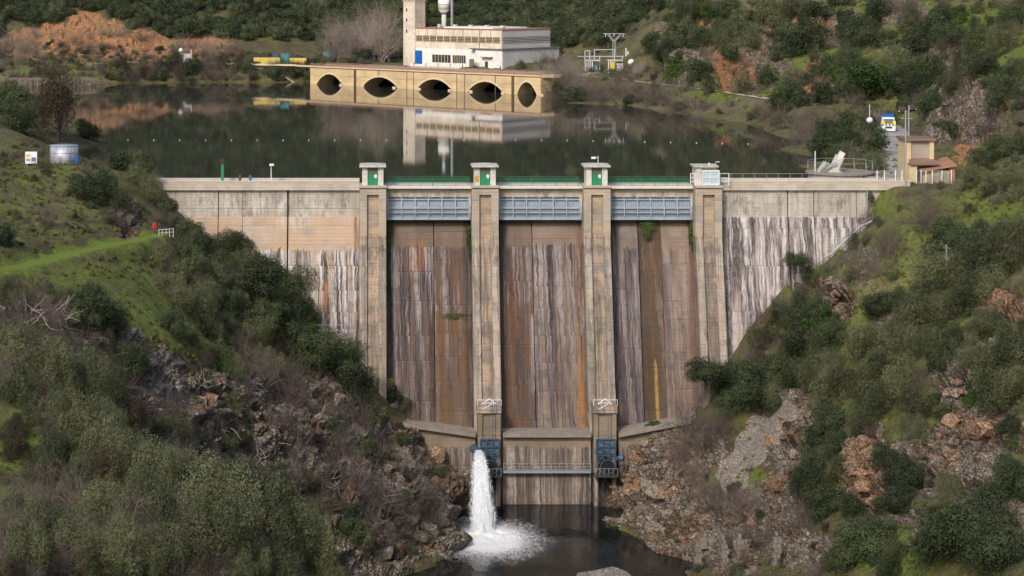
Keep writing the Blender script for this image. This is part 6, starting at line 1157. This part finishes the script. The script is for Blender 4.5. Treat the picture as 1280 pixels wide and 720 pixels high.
person((XP(313, 301.5), 301.5, -.4), plain('blue_jacket', (.05, .10, .28), .8), mDark, 'person in blue looking over the parapet on the left crest', 0, .2)
L = at(207, 296); k = MB()
for q_ in range(5): k.beam((L[0]-.9+q_*.45, L[1]+q_*.3, L[2]-.2), (L[0]-.9+q_*.45, L[1]+q_*.3, L[2]+1.0), .05)
for zz in (.95, .5): k.beam((L[0]-.9, L[1], L[2]+zz), (L[0]+.9, L[1]+1.2, L[2]+zz), .05)
k.build('white_rail', mWh, label='short white rail at the end of the grassy path', cat='railing')
gp = empty('green_post', (XP(277), 301, .05), 'green post with a dark lantern on the left crest', 'post'); MB().box(XP(275.6), XP(279.2), 300.9, 301.3, .05, ZP(206)).build('post', mGreenPaint, gp); MB().box(XP(275), XP(279.8), 300.8, 301.4, ZP(206), ZP(199)).build('lantern', mDark, gp)
lp = empty('crest_lamp', (XP(338.5), 301, .05), 'thin lamp post with a white head on the left crest', 'lamp post'); MB().tube([(XP(338.5), 301, .05), (XP(338.5), 301, ZP(206))], .07, 6).build('pole', mWh, lp); MB().box(XP(336.5), XP(342), 300.7, 301.3, ZP(208), ZP(205.5)).build('lamp_head', mWh, lp)
ab = empty('abutment_railing', (-33, 299.5, 0), 'grey pipe railing along the access walk at the left end of the dam', 'railing')
for q_ in range(7): MB().beam((XP(144+q_*10), 299.0, float(gz(XP(144+q_*10), 299.0))-.2), (XP(144+q_*10), 299.0, 1.35), .07).build('rail_post', mSteel, ab)
for zz in (1.3, .8): MB().beam((XP(144), 299, zz), (XP(204), 299, zz), .06).build('rail_bar', mSteel, ab)
# white tanks below the left wing wall
for i, (px, r) in enumerate(((398, 4.2), (408, 5.2))):
    L = P(px, 416, 289.5); m = MB(); s = r*.116; m.tube([(L[0], L[1], L[2]-s), (L[0], L[1], L[2]-s*.6), (L[0], L[1], L[2]+s*.5), (L[0], L[1], L[2]+s*.85), (L[0], L[1], L[2]+s)], [s*.9, s*1.05, s*1.05, s*.7, s*.2], 16); m.build('white_tank', mWh, None, True, label=('smaller left' if i == 0 else 'larger right')+' one of two white plastic tanks below the left wing wall', cat='tank')
tr = empty('tank_terrace', (-7, 290, -19), 'narrow steel terrace with thin railing below the streaked left wing wall', 'terrace'); z0 = ZP(421, 289.5)
MB().box(XP(378, 289.5), XP(441, 289.5), 288.6, 293, z0-.5, z0).build('slab', mLedge, tr)
for q_ in range(6): MB().beam((XP(381+q_*11.5, 289), 288.8, z0), (XP(381+q_*11.5, 289), 288.8, z0+1.9), .06).build('rail_post', mSteel, tr)
for zz in (1.0, 1.85): MB().beam((XP(381, 289), 288.8, z0+zz), (XP(438.5, 289), 288.8, z0+zz), .06).build('rail_bar', mSteel, tr)
# buoys
for i in range(26):
    px = 160+i*32.3; py = 172.5+(0 if px < 700 else (px-700)*.02); Y = (CZ+2)*F/(py+3-PY0)
    x = XP(px, Y)
    if px > 940: break
    MB().ball((x, Y, -1.95), .13, 6).build('buoy', mGreyW, None, True, label='small white buoy of the boom line across the reservoir', cat='buoy', group='buoys of the boom line')
# ruins by the river
mSt = plain('rubble_masonry', (.19, .165, .14), .95, var=.6, scale=3)
def ruin(px, py, wpx, hpx, lab, n=6, seed=1):
    L = at(px, py); s = L[1]/F; W = wpx*s; Hh = hpx*s; r_ = random.Random(seed); e = empty('ruined_wall', (L[0], L[1], L[2]-.3), lab, 'wall'); rows = max(3, int(Hh/.55)); nc = max(2, int(W/.9))
    for i in range(rows):
        for j in range(nc):
            if i > rows*.55 and r_.random() < .28*(i/rows): continue
            x0 = -W/2+j*W/nc+(i % 2)*.15; x1 = x0+W/nc*r_.uniform(.88, .97); m = local_mb(); d_ = r_.uniform(0, .12); m.box(x0, x1, -.4-d_, .5, i*Hh/rows, (i+.93)*Hh/rows); m.build('stone', mSt, e)
    return e
ruin(872, 712, 9, 38, 'left rubble pillar of the ruined mill by the river', seed=2); ruin(886, 700, 26, 8, 'low rubble wall between the two mill pillars', seed=3); ruin(905, 705, 8, 40, 'right rubble pillar of the ruined mill by the river', seed=4); ruin(889, 682, 30, 12, 'upper broken wall of the ruined mill', seed=5)
ruin(970, 705, 10, 42, 'tall ochre pillar of rubble right of the ruined mill', seed=6); ruin(938, 719, 16, 14, 'short piece of rubble wall at the bottom right of the ruin', seed=7); ruin(1143, 668, 8, 34, 'lone masonry pillar under the broad ochre cliff', seed=8); ruin(925, 690, 9, 26, 'thin rubble stub between mill and ochre pillar', seed=9); ruin(200, 445, 6, 10, 'single pale marker stone above the left rock face', seed=10)
